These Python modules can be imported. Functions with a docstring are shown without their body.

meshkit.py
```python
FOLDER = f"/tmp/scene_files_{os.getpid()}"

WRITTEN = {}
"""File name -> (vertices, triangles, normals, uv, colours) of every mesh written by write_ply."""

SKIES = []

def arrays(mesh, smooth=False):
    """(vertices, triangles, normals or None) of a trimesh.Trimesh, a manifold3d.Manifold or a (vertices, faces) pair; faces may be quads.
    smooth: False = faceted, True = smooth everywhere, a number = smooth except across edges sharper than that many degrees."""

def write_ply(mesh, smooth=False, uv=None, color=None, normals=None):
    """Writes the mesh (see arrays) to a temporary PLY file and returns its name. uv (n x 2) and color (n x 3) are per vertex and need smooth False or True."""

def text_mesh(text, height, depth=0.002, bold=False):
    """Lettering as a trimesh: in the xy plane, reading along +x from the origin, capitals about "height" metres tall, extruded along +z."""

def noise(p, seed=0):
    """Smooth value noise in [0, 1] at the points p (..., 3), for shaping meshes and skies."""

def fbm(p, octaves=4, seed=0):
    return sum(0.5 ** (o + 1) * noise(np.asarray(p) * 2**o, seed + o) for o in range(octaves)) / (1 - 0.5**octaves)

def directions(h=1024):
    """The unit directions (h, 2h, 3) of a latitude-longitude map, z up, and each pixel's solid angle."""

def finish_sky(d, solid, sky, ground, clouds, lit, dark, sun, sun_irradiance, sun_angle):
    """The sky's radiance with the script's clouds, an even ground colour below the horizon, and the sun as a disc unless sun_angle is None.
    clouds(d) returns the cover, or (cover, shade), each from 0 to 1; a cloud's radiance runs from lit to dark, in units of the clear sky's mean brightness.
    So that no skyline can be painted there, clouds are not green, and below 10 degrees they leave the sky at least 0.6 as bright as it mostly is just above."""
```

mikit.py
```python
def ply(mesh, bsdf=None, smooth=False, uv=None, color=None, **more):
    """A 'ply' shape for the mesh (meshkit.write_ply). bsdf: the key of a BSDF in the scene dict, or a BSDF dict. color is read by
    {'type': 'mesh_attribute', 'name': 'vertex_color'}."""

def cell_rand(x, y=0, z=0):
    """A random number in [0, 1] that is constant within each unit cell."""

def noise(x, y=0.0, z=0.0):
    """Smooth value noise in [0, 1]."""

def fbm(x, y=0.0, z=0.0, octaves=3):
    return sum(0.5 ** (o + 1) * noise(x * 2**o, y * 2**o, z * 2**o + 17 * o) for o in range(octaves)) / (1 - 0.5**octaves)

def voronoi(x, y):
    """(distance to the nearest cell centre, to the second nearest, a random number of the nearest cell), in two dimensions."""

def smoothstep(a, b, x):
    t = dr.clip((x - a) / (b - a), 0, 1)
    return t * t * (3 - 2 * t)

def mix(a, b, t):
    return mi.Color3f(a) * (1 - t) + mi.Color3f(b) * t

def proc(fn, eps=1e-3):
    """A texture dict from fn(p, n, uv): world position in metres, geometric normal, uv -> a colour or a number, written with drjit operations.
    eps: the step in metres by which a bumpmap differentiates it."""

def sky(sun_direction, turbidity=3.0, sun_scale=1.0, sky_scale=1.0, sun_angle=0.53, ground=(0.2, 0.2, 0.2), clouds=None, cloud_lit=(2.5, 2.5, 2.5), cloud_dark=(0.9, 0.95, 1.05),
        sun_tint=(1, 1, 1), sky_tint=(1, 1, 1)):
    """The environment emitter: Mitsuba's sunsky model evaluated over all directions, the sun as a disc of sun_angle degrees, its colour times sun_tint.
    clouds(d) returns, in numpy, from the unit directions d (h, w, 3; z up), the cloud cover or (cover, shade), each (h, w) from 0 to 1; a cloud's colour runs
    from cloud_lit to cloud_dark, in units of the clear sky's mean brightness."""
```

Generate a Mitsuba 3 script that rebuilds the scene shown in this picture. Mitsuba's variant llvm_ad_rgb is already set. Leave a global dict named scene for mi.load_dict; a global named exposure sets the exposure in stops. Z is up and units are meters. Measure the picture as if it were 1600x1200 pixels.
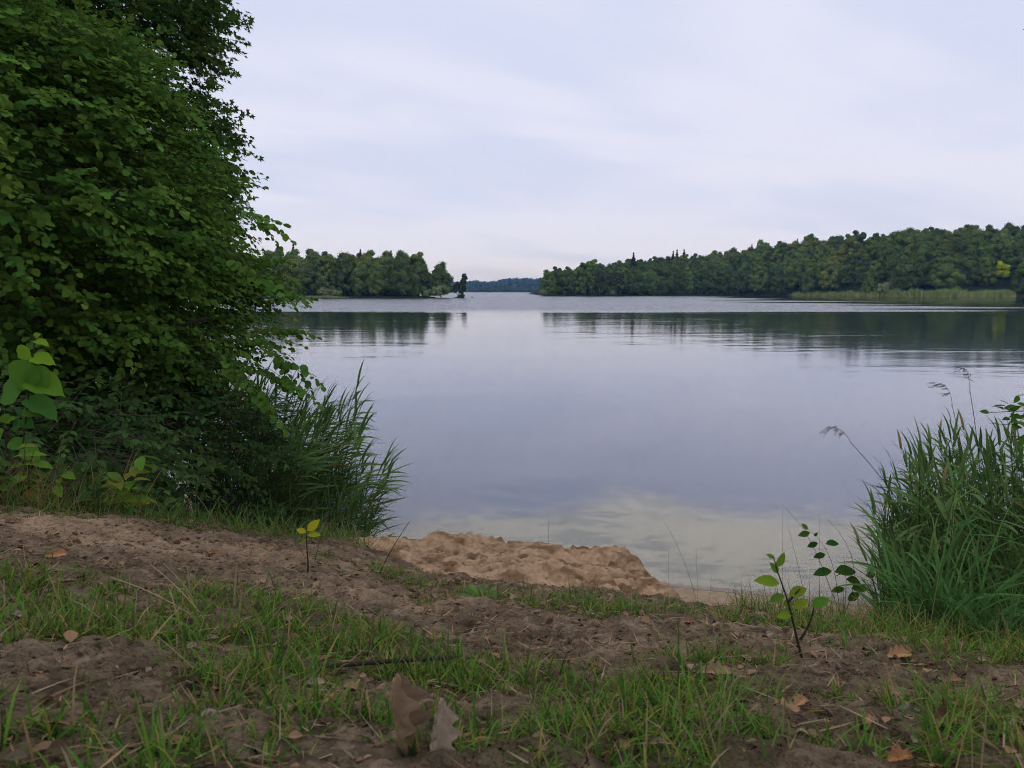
import math
import numpy as np
import drjit as dr
import mitsuba as mi
import mikit
from mikit import proc, noise as tnoise, fbm as tfbm, smoothstep, mix
import meshkit
import trimesh

T = mi.ScalarTransform4f
scene, labels = {}, {}

# ------------------------------------------------------------------ camera, air, sky
CAM = np.array([0.0, 0.0, 2.2])          # 2.2 m above the lake, 0.3 m above the bank
PITCH, F = math.radians(7.2), 1150.0     # focal length in pixels of a 1600 px wide picture
FWD = np.array([0, math.cos(PITCH), -math.sin(PITCH)])
UP = np.array([0, math.sin(PITCH), math.cos(PITCH)])
scene['camera'] = {
    'type': 'thinlens', 'fov': 2 * math.degrees(math.atan(800 / F)), 'fov_axis': 'x',
    'aperture_radius': 0.0012, 'focus_distance': 5.0, 'near_clip': 0.02, 'far_clip': 20000.0,
    'to_world': T().look_at(origin=CAM.tolist(), target=(CAM + FWD).tolist(), up=[0, 0, 1]),
    'medium': {'type': 'ref', 'id': 'haze_air'},
}
exposure = 1.3


def clouds(d):
    z = np.maximum(d[..., 2], 0.02)
    p = np.stack([d[..., 0] / (z + 0.12), d[..., 1] / (z + 0.12) * 1.0, z * 0], -1)
    a = np.radians(28)
    q = np.stack([p[..., 0] * np.cos(a) + p[..., 1] * np.sin(a), (-p[..., 0] * np.sin(a) + p[..., 1] * np.cos(a)) * 2.1, p[..., 2]], -1)
    warp = meshkit.fbm(q * 0.5, 3, 5)
    n = meshkit.fbm(q * 0.80 + warp[..., None] * 1.3, 5, 3)
    s = np.clip((n - 0.45) / 0.27, 0, 1)
    s = s * s * (3 - 2 * s)
    return np.ones_like(z), s


scene['sky'] = mikit.sky([-0.25, 0.35, 0.9], turbidity=4, sun_scale=0.1, sun_angle=40, clouds=clouds,
                         cloud_lit=(3.12, 3.22, 3.84), cloud_dark=(2.68, 2.90, 3.70), ground=(0.06, 0.07, 0.05))
scene['haze_air'] = {'type': 'homogeneous', 'albedo': {'type': 'rgb', 'value': [0.93, 0.95, 0.97]},
                     'sigma_t': {'type': 'rgb', 'value': [0.000042, 0.000085, 0.000150]}}
scene['haze'] = {'type': 'cube', 'to_world': T().translate([0, 1500, 60]).scale([4600, 4600, 70]),
                 'bsdf': {'type': 'null'}, 'interior': {'type': 'ref', 'id': 'haze_air'}}
labels['haze'] = {'label': 'thin blue haze in the air over the lake', 'category': 'haze', 'kind': 'stuff'}

rng = np.random.default_rng(11)


def U(a, b, n=None):
    return rng.uniform(a, b, n)


def at(px, py, depth):
    """The world point at y = depth that the photograph shows at pixel (px, py)."""
    d = FWD + (px - 800) / F * np.array([1.0, 0, 0]) + (600 - py) / F * UP
    return CAM + d * (depth / d[1])


def to_px(p):
    v = np.asarray(p, float) - CAM
    k = v @ FWD
    return 800 + v[..., 0] / k * F, 600 - (v @ UP) / k * F, k


# ------------------------------------------------------------------ materials
VC = {'type': 'mesh_attribute', 'name': 'vertex_color'}


def two(b):
    return {'type': 'twosided', 'bsdf': b}


scene['m_far_leaf'] = two({'type': 'diffuse', 'reflectance': VC})
scene['m_bark'] = two({'type': 'diffuse', 'reflectance': VC})
scene['m_leaf'] = {'type': 'principledthin', 'base_color': VC, 'roughness': 0.55, 'eta': 1.4, 'diff_trans': 0.7}
scene['m_blade'] = {'type': 'principledthin', 'base_color': VC, 'roughness': 0.5, 'eta': 1.4, 'diff_trans': 0.5}
scene['m_dry'] = two({'type': 'diffuse', 'reflectance': VC})
scene['m_soil'] = two({'type': 'bumpmap', 'arbitrary': proc(lambda p, n, uv: 0.016 * tfbm(p.x * 110, p.y * 110, p.z * 110, 3) + 0.018 * dr.abs(tnoise(p.x * 55, p.y * 55, p.z * 55) - 0.5), 1e-3),
                       'scale': 1.0, 'bsdf': {'type': 'diffuse', 'reflectance': VC}})


def sand_col(p, n, uv):
    a = tfbm(p.x * 11, p.y * 11, p.z * 11, 3)
    b = tfbm(p.x * 70, p.y * 70, p.z * 70, 2)
    c = mix((0.19, 0.115, 0.060), (0.42, 0.280, 0.168), smoothstep(0.3, 0.62, a))
    return c * (0.78 + 0.44 * b)


scene['m_sand'] = two({'type': 'bumpmap', 'arbitrary': proc(lambda p, n, uv: 0.014 * tfbm(p.x * 60, p.y * 60, p.z * 60, 3), 1e-3),
                       'scale': 1.0, 'bsdf': {'type': 'diffuse', 'reflectance': proc(sand_col)}})


def rot2(x, y, a):
    c, s = math.cos(a), math.sin(a)
    return x * c + y * s, y * c - x * s


def wind(p):
    """Where the breeze ruffles the lake, 0 to 1."""
    n = tfbm(p.x / 60 + 3, p.y / 14, 0, 3)
    m = smoothstep(70, 84, p.y + (n - 0.5) * 22)
    lee = smoothstep(30, 62, p.x - (p.y - 90) * 0.16 + (tnoise(p.x / 50, p.y / 7, 4) - 0.5) * 46)
    return m * (1 - lee)


def ripple(p, n, uv):
    x1, y1 = rot2(p.x, p.y, 0.2)
    x2, y2 = rot2(p.x, p.y, -0.35)
    x3, y3 = rot2(p.x, p.y, 0.55)
    calm = 0.35 + 1.3 * smoothstep(0.35, 0.7, tfbm(p.x / 9 + 7, p.y / 2.5, 2, 2))
    near = 1 - smoothstep(8, 22, p.y)
    shore = 1 - smoothstep(5.2, 7.6, p.y)
    h = 0.0050 * tnoise(x1 / 2.2, y1 / 0.75) + 0.0019 * tnoise(x2 / 0.9, y2 / 0.24)
    h = h * calm * (0.85 - 0.45 * smoothstep(45, 100, p.y)) + (0.0004 + 0.0018 * shore) * near * tnoise(x3 / 0.14, y3 / 0.05)
    return h


scene['m_water'] = {'type': 'bumpmap', 'arbitrary': proc(ripple, 8e-3), 'scale': 1.0,
                    'bsdf': {'type': 'roughdielectric', 'distribution': 'beckmann', 'int_ior': 1.34, 'ext_ior': 1.0,
                             'alpha': proc(lambda p, n, uv: 0.006 + 0.15 * wind(p))}}


def bed_col(p, n, uv):
    n1 = tfbm(p.x * 0.9, p.y * 0.9, 3, 3)
    n2 = tfbm(p.x * 8, p.y * 24, 8, 3)
    edge = p.y + 1.0 * (n1 - 0.5) + 1.6 * (n2 - 0.5) + 0.12 * dr.abs(p.x - 0.9) - 0.8 * dr.exp(-dr.square((p.x - 1.25) / 0.45))
    s = 1 - smoothstep(7.0, 7.9, edge)
    weed = smoothstep(0.54, 0.62, 0.5 * tfbm(p.x * 1.6, p.y * 2.5, 1, 3) + 0.5 * tfbm(p.x * 7, p.y * 22, 1, 3)) * 0.65
    sand = mix((0.50, 0.46, 0.33), (0.20, 0.21, 0.17), weed)
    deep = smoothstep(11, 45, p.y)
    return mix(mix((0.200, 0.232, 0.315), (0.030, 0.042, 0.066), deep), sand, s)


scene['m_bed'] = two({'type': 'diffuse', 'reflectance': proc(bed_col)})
scene['m_hill'] = two({'type': 'diffuse', 'reflectance': proc(lambda p, n, uv: mix((0.02, 0.026, 0.014), (0.035, 0.042, 0.02), tfbm(p.x / 6, p.y / 6, 0, 3)))})


# ------------------------------------------------------------------ mesh helpers
def add(key, v, f, m, color=None, smooth=False, **more):
    """One mesh of the scene. color: one colour or one per vertex."""
    v = np.asarray(v, float)
    c = None if color is None else np.ascontiguousarray(np.broadcast_to(np.asarray(color, float), v.shape))
    scene[key] = mikit.ply(trimesh.Trimesh(v, np.asarray(f, int), process=False), m, smooth=smooth, color=c, **more)
    return key


_used = {}


def numbered(name):
    k = _used.get(name, 0)
    _used[name] = k + 1
    return name if k == 0 else f'{name}_{k:03d}'


def tag(key, label, cat, group=None, kind=None):
    labels[key] = {'label': label, 'category': cat}
    if group:
        labels[key]['group'] = group
    if kind:
        labels[key]['kind'] = kind


def structure(key, label, cat):
    tag(key, label, cat, kind='structure')


class MB:
    """Collects pieces with colours into one mesh."""

    def __init__(s):
        s.v, s.f, s.c, s.n = [], [], [], 0

    def put(s, v, f, c):
        v = np.asarray(v, float).reshape(-1, 3)
        s.v.append(v)
        s.f.append(np.asarray(f, int) + s.n)
        s.c.append(np.broadcast_to(np.asarray(c, float), v.shape))
        s.n += len(v)

    def arrays(s):
        return np.vstack(s.v), np.vstack(s.f), np.vstack(s.c)

    def build(s, key, m, smooth=False):
        v, f, c = s.arrays()
        return add(key, v, f, m, c, smooth)


def tube(pts, rad, sides=5):
    p = np.asarray(pts, float)
    r = np.broadcast_to(np.asarray(rad, float), (len(p),))
    t = np.gradient(p, axis=0)
    t /= np.linalg.norm(t, axis=1, keepdims=True) + 1e-12
    a = np.cross(t, np.where(np.abs(t[:, 2:]) < 0.9, [0, 0, 1.0], [1.0, 0, 0]))
    a /= np.linalg.norm(a, axis=1, keepdims=True) + 1e-12
    b, ang = np.cross(t, a), np.arange(sides) * 2 * np.pi / sides
    v = p[:, None] + r[:, None, None] * (np.cos(ang)[None, :, None] * a[:, None] + np.sin(ang)[None, :, None] * b[:, None])
    i, j = np.meshgrid(np.arange(len(p) - 1), np.arange(sides), indexing='ij')
    q = np.stack([i * sides + j, i * sides + (j + 1) % sides, (i + 1) * sides + (j + 1) % sides, (i + 1) * sides + j], -1).reshape(-1, 4)
    return v.reshape(-1, 3), np.vstack([q[:, [0, 1, 2]], q[:, [0, 2, 3]]])


def curve(pts, n=12):
    """A smooth line through the points."""
    p = np.asarray(pts, float)
    s = np.r_[0, np.cumsum(np.linalg.norm(np.diff(p, axis=0), axis=1))]
    from scipy.interpolate import CubicSpline, interp1d
    fn = CubicSpline(s, p) if len(p) > 2 else interp1d(s, p, axis=0)
    return fn(np.linspace(0, s[-1], n))


def leaf_template(st, hw, fold=0.22, droop=0.25, wave=0.0):
    """Leaf of length 1 along x, normal +z: midrib and two edges at the stations st with half widths hw."""
    st, hw = np.asarray(st, float), np.asarray(hw, float)
    n = len(st)
    z = -droop * st ** 2
    w = wave * np.sin(st * 17)
    mid = np.stack([st, 0 * st, z], 1)
    L = np.stack([st + 0.02, hw, z + fold * hw + w], 1)[1:-1]
    R = np.stack([st + 0.02, -hw, z + fold * hw - w], 1)[1:-1]
    v = np.vstack([mid, L, R])
    l, r = n, n + n - 2
    f = [[0, 1, l], [0, r, 1], [n - 2, n - 1, l + n - 3], [n - 2, r + n - 3, n - 1]]
    for i in range(1, n - 2):
        f += [[i, i + 1, l + i], [i, l + i, l + i - 1], [i, r + i - 1, r + i], [i, r + i, i + 1]]
    return v, np.array(f)


HAZEL = leaf_template([0, 0.14, 0.45, 0.8, 1.04], [0, 0.29, 0.45, 0.33, 0], 0.2, 0.22)
LIME = leaf_template([0, 0.05, 0.16, 0.32, 0.5, 0.68, 0.84, 0.94, 1.05], [0, 0.26, 0.42, 0.47, 0.44, 0.33, 0.17, 0.06, 0], 0.16, 0.28, 0.035)
OVAL = leaf_template([0, 0.15, 0.35, 0.6, 0.82, 1.0], [0, 0.16, 0.27, 0.26, 0.14, 0], 0.25, 0.3)


def maple_template():
    a = np.radians([180, 128, 105, 88, 70, 54, 44, 32, 20, 8, 0])
    r = np.array([0.02, 0.36, 0.28, 0.42, 0.25, 0.44, 0.54, 0.3, 0.36, 0.42, 0.66])
    up = np.stack([0.42 + r * np.cos(a), r * np.sin(a) * 1.1, 0 * a], 1)
    dn = up[1:-1][::-1] * [1, -1, 1]
    o = np.vstack([up, dn])
    o[:, 2] = 0.16 * np.abs(o[:, 1]) - 0.22 * o[:, 0] ** 2
    v = np.vstack([[[0.42, 0, -0.06]], o])
    k = len(o)
    return v, np.array([[0, 1 + (i + 1) % k, 1 + i] for i in range(k)])


MAPLE = maple_template()


def frames(d, up):
    """Rotations whose x is d and whose z is nearest to up."""
    x = d / np.linalg.norm(d, axis=-1, keepdims=True)
    y = np.cross(up, x)
    y /= np.linalg.norm(y, axis=-1, keepdims=True) + 1e-9
    return np.stack([x, y, np.cross(x, y)], -1)


def scatter(tpl, pos, R, size):
    """(vertices (N, n, 3), triangles of one)."""
    v = np.einsum('kij,nj->kni', R, tpl[0]) * np.asarray(size)[:, None, None] + pos[:, None]
    return v, tpl[1]


def join(v, f):
    k, n = v.shape[:2]
    return v.reshape(-1, 3), (f[None] + (np.arange(k) * n)[:, None, None]).reshape(-1, 3)


def ribbons(base, az, length, width, lean, bend, nseg=4, taper=0.6):
    """Blades: from base, leaning by lean (0 up, 1.57 flat) towards az and bending down by bend over their length. Returns (N, n, 3), triangles."""
    N = len(base)
    t = np.linspace(0, 1, nseg + 1)
    ang = lean[:, None] + bend[:, None] * t[None] ** 1.3
    step = length[:, None] / nseg
    hx = np.concatenate([np.zeros((N, 1)), np.cumsum(np.sin(ang[:, :-1]) * step, 1)], 1)
    hz = np.concatenate([np.zeros((N, 1)), np.cumsum(np.cos(ang[:, :-1]) * step, 1)], 1)
    ca, sa = np.cos(az)[:, None], np.sin(az)[:, None]
    mid = np.stack([hx * ca, hx * sa, hz], -1) + base[:, None]
    wd = width[:, None] * np.where(t < 0.25, 0.7 + 1.2 * t, (1 - ((t - 0.25) / 0.75) ** (1 / taper * 1.2)))[None] / 2
    tw = 0.5 * np.sin(3 * t)[None] * np.sign(np.sin(az * 7))[:, None]
    side = np.stack([-sa * np.cos(tw), ca * np.cos(tw), np.sin(tw)], -1)
    v = np.concatenate([mid + side * wd[..., None], (mid - side * wd[..., None])[:, :-1]], 1)
    n = nseg + 1
    f = []
    for i in range(nseg - 1):
        f += [[i, i + 1, n + i + 1], [i, n + i + 1, n + i]]
    f.append([nseg - 1, nseg, n + nseg - 1])
    return v, np.array(f)


def jitter(c, n, amt=0.25, hue=0.12):
    """n colours about c."""
    c = np.asarray(c, float)
    g = 1 + rng.uniform(-amt, amt, (n, 1))
    h = rng.uniform(-hue, hue, (n, 1))
    return np.clip(c * g * np.concatenate([1 + h * 1.6, 1 + 0 * h, 1 - h], 1), 0.003, 0.9)


# ------------------------------------------------------------------ the bank
CX = np.array([-9, -3.2, -1.60, -1.41, -1.17, -0.88, -0.68, -0.35, 0.0, 0.31, 0.62, 0.90, 1.19, 1.32, 2.2, 9])
CY = np.array([2.2, 2.2, 2.30, 2.50, 2.70, 2.90, 3.00, 2.70, 2.45, 2.40, 2.35, 2.30, 2.10, 1.90, 1.7, 1.6])
CZ = np.array([1.9, 1.7, 1.51, 1.42, 1.30, 1.18, 1.13, 1.12, 1.18, 1.18, 1.16, 1.16, 1.20, 1.24, 1.3, 1.5])


def ground_z(x, y):
    x, y = np.asarray(x, float), np.asarray(y, float)
    yc, zc = np.interp(x, CX, CY), np.interp(x, CX, CZ)
    z0 = 1.88 + 0.09 * np.maximum(0, -x) - 0.01 * x
    t = y / yc
    top = z0 + (zc - z0) * np.where(t > 0, t, 0.4 * t)
    k = y - yc
    wl = 5.25 - 0.25 * np.clip((x - 1.3), -1, 1.5) + 1.6 * np.clip(-2.2 - x, 0, 6)          # where the water begins
    slope = np.clip((zc - 0.10) / np.maximum(wl - 0.9 - yc, 0.5), 0.3, 0.9)
    fall = np.maximum(zc - slope * np.maximum(k, 0) - 0.1 * np.clip(k, 0, 0.3), -9)
    beach = np.where(y < wl, (wl - y) * 0.075, np.maximum((wl - y) * 0.06, -0.12 - (y - wl) * 0.03))
    s = np.clip((fall - beach) / 0.12, -1, 1)
    low = np.where(s > 0, beach + (fall - beach) * np.clip(s, 0, 1), beach)
    z = np.where(k < 0, top, np.maximum(low, beach))
    n = meshkit.fbm(np.stack([x * 1.6, y * 1.6, 0 * x], -1), 3, 21) - 0.5
    return z + n * 0.07 * np.clip(z / 0.6, 0, 1)


def hit(px, py, far=9.0):
    """Where the line of sight of pixel (px, py) meets the bank."""
    ys = np.linspace(0.2, far, 1800)
    d = FWD + (px - 800) / F * np.array([1.0, 0, 0]) + (600 - py) / F * UP
    P = CAM + d * (ys / d[1])[:, None]
    under = np.nonzero(P[:, 2] < ground_z(P[:, 0], P[:, 1]))[0]
    return P[under[0] if len(under) else -1]


def patch(px, py, rx, ry):
    p = hit(px, py)
    return p[0], p[1], rx, ry


# turf patches (pixel of the centre, half sizes in metres)
TURF = [patch(*a) for a in (
    (40, 930, .30, .22), (110, 985, .25, .16), (20, 1010, .2, .14), (300, 985, .30, .10), (420, 960, .25, .16), (520, 1000, .22, .14), (330, 1070, .10, .07), (420, 1120, .12, .10),
    (370, 1040, .18, .07), (560, 1010, .16, .10), (620, 905, .15, .14), (560, 885, .12, .12), (760, 935, .15, .12), (850, 940, .28, .13), (960, 950, .24, .14), (1060, 965, .26, .14),
    (1180, 975, .28, .16), (1290, 985, .26, .15), (1420, 1000, .3, .16), (1540, 1030, .28, .18), (640, 1040, .22, .08), (760, 1060, .22, .09), (880, 1080, .22, .10), (960, 1130, .16, .12),
    (1060, 1100, .16, .10), (820, 1180, .12, .06), (1020, 1190, .14, .07), (1540, 1120, .16, .12), (1450, 1180, .16, .06), (60, 1170, .14, .10), (220, 1180, .1, .06), (500, 1190, .09, .05),
    (160, 1060, .08, .05), (1150, 1040, .16, .07), (1130, 1150, .1, .07), (560, 1130, .08, .06), (690, 1140, .09, .05), (1330, 1180, .12, .04), (250, 1150, .06, .04))]
BARE = [patch(*a) for a in ((830, 1000, .24, .10), (690, 960, .2, .13), (980, 1000, .15, .06), (1330, 1060, .22, .10), (250, 845, .7, .22), (420, 880, .3, .15), (200, 1100, .14, .10), (90, 840, .4, .25), (330, 1020, .12, .05), (1250, 1120, .12, .07))]


def turf_cover(x, y):
    c = np.zeros_like(x)
    for (a, b, rx, ry) in TURF:
        c = np.maximum(c, np.exp(-((x - a) / rx) ** 2 - ((y - b) / ry) ** 2))
    for (a, b, rx, ry) in BARE:
        c = c * (1 - 0.93 * np.exp(-((x - a) / rx) ** 2 - ((y - b) / ry) ** 2))
    n = meshkit.fbm(np.stack([x * 5, y * 5, 0 * x], -1), 3, 44)
    yc = np.interp(x, CX, CY)
    edge = np.exp(-((y - yc) / 0.16) ** 2) * np.where((x < -0.62) | (x > 0.75), 0.8, 0.15)
    return np.clip(np.maximum(c, edge) * 1.5 * np.clip((n - 0.24) / 0.3, 0.08, 1.2) + 0.03, 0, 1)


def sand_mask(x, y, z):
    """How sandy the soil is, 0 to 1."""
    n = meshkit.fbm(np.stack([x * 2.2, y * 2.2, 0 * x], -1), 4, 8)
    low = np.clip((0.42 - z) / 0.25, 0, 1)
    path = np.zeros_like(x)
    for (px, py, rx, ry) in ((250, 848, .6, .13), (420, 868, .4, .12), (120, 838, .3, .1), (560, 930, .25, .12), (690, 945, .2, .12)):
        a, b, _, _ = patch(px, py, 1, 1)
        path = np.maximum(path, np.exp(-((x - a) / rx) ** 2 - ((y - b) / ry) ** 2))
    return np.clip(np.maximum(low, path * (0.45 + 0.7 * (n > 0.45) * (n - 0.2))), 0, 1)


def grid(xs, ys):
    X, Y = np.meshgrid(xs, ys)
    nx, ny = len(xs), len(ys)
    i, j = np.meshgrid(np.arange(nx - 1), np.arange(ny - 1))
    a = (j * nx + i).ravel()
    return X, Y, np.vstack([np.stack([a, a + 1, a + nx + 1], 1), np.stack([a, a + nx + 1, a + nx], 1)])


gx = np.r_[np.linspace(-14, -2.7, 50)[:-1], np.linspace(-2.7, 2.3, 700), np.linspace(2.3, 14, 50)[1:]]
gy = np.r_[np.linspace(-6, 0.35, 24)[:-1], np.linspace(0.35, 1.4, 250)[:-1], np.linspace(1.4, 3.2, 230)[:-1], np.linspace(3.2, 6.2, 110)[:-1], np.linspace(6.2, 10, 40)]
X, Y, tri = grid(gx, gy)
Z = ground_z(X, Y)
cov = turf_cover(X, Y)
P3 = np.stack([X, Y, 0 * X], -1)
dryland = np.clip(Z / 0.25, 0, 1)
fine = meshkit.fbm(P3 * 26, 3, 2) - 0.5
clod = np.clip(meshkit.fbm(P3 * 11, 3, 9) - 0.5, -0.2, 0.3)
grain = np.abs(meshkit.fbm(P3 * 42, 2, 12) - 0.5)
Z = Z + dryland * (0.020 * fine + 0.045 * clod + 0.042 * (0.18 - grain))
sm = sand_mask(X, Y, Z)
n1, n2 = meshkit.fbm(P3 * 3.5, 3, 31)[..., None], meshkit.fbm(P3 * 20, 3, 33)[..., None]
soil = np.array([0.104, 0.073, 0.046]) * (1 - n1) + np.array([0.225, 0.164, 0.107]) * n1
soil = soil * (0.35 + 1.3 * n2) * (0.55 + 0.9 * meshkit.fbm(P3 * 70, 2, 35)[..., None])
mossy = np.array([0.045, 0.052, 0.02])
sand = np.array([0.40, 0.30, 0.195]) * (0.8 + 0.4 * n2)
path_sand = np.array([0.39, 0.272, 0.168]) * (0.7 + 0.6 * n2)
sandy = np.where((Z < 0.5)[..., None], sand, path_sand)
wet = np.clip((Z - 0.0) / 0.05, 0.0, 1)[..., None]
col = soil * (1 - 0.45 * cov[..., None]) + mossy * 0.45 * cov[..., None]
col = col * (1 - sm[..., None]) + sandy * sm[..., None]
inlake = (Z < 0.0)
keep_rows = gy < 6.3
tri = tri[(Z.ravel()[tri] > -0.004).any(1)]
add('bank_ground', np.stack([X, Y, Z], -1).reshape(-1, 3), tri, 'm_soil', col.reshape(-1, 3), True)
structure('bank_ground', 'bare sandy soil of the sloping bank above the lake', 'bank')

# lake bed: one sheet from under the bank out to the far shores
bx = np.r_[-4000, -1500, -500, -160, -60, np.linspace(-24, 24, 81), 60, 160, 500, 1500, 4000]
by = np.r_[-2500, -400, -60, -8, np.linspace(4.4, 14, 49), 18, 24, 32, 45, 70, 150, 400, 900, 1500, 2600, 4500]
X, Y, tri = grid(bx, by)
Zb = np.where(Y < 10, np.minimum(ground_z(X, np.maximum(Y, 4.4)) - 0.012, -0.003 - (Y - 5.2) * 0.02), -0.33 - (np.minimum(Y, 60) - 10) * 0.05)
Zb = np.where(Y < 4.3, -3.0, Zb) + np.where(Y < 5.1, -0.15, 0)
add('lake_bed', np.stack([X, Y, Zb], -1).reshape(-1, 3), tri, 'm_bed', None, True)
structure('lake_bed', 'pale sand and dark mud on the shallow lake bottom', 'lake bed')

# the ground sheet of the near bank only reaches the shallows; under water the bed takes over
wy = np.r_[np.linspace(4.2, 30, 60), np.geomspace(30, 4000, 60)[1:]]
wx = np.r_[-4000, -1500, -600, -250, np.linspace(-120, 120, 61), 250, 600, 1500, 4000]
X, Y, tri = grid(wx, wy)
add('water', np.stack([X, Y, 0 * X], -1).reshape(-1, 3), tri, 'm_water', None, False)
structure('water', 'calm lake with the sky and wooded shores mirrored in it', 'lake')

# ------------------------------------------------------------------ the heap of sand
sx, sy = np.linspace(-1.45, 1.35, 330), np.linspace(2.30, 5.0, 330)
X, Y, tri = grid(sx, sy)
P3 = np.stack([X, Y, 0 * X], -1)
lump = meshkit.fbm(P3 * 3.2, 3, 61) - 0.5
cl = meshkit.fbm(P3 * 11 + 3, 4, 62)
ridge = np.interp(X, [-1.2, -0.72, -0.35, 0, 0.33, 0.64, 0.9], [0.85, 0.875, 0.875, 0.85, 0.79, 0.775, 0.7])
front = np.interp(X, [-1.2, -0.7, -0.35, 0, 0.31, 0.7], [1.10, 1.11, 1.09, 1.12, 1.12, 1.06])
t = np.clip((Y - 2.5) / 1.35, 0, 1)
Z = front + (ridge - front) * t
Z += 0.07 * np.exp(-((X - 0.50) / 0.17) ** 2 - ((Y - 3.6) / 0.18) ** 2) + 0.05 * np.exp(-((X - 0.18) / 0.14) ** 2 - ((Y - 3.5) / 0.2) ** 2) - 0.05 * np.exp(-((X - 0.36) / 0.10) ** 2 - ((Y - 3.5) / 0.25) ** 2)
edge_x = np.maximum(0, X - (0.62 + 0.06 * lump)) * 0.95 + np.maximum(0, -0.95 - X) * 0.8
far_y = np.maximum(0, Y - (3.85 + 0.25 * lump)) * 0.9
Z = Z - np.maximum(edge_x, far_y) - 0.5 * np.minimum(edge_x, far_y)
Z = Z + 0.07 * lump + 0.075 * (0.25 - np.clip(np.abs(cl - 0.5) * 2.0, 0, 0.5)) + 0.030 * (meshkit.fbm(P3 * 24, 2, 64) - 0.5) + 0.020 * (meshkit.fbm(P3 * 40, 2, 63) - 0.5)
Z = Z - 0.5 * np.clip((2.52 + 0.10 * lump + np.where(X < -0.3, 0.35 * np.clip((-0.3 - X) / 0.5, 0, 1), 0) - Y) / 0.3, 0, 1)
add('sand_heap', np.stack([X, Y, Z], -1).reshape(-1, 3), tri, 'm_sand', None, True)
tag('sand_heap', 'heap of loose reddish sand tipped at the water edge', 'sand heap', kind='structure')


def top_z(x, y):
    return float(ground_z(np.array([x]), np.array([y]))[0])


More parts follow.
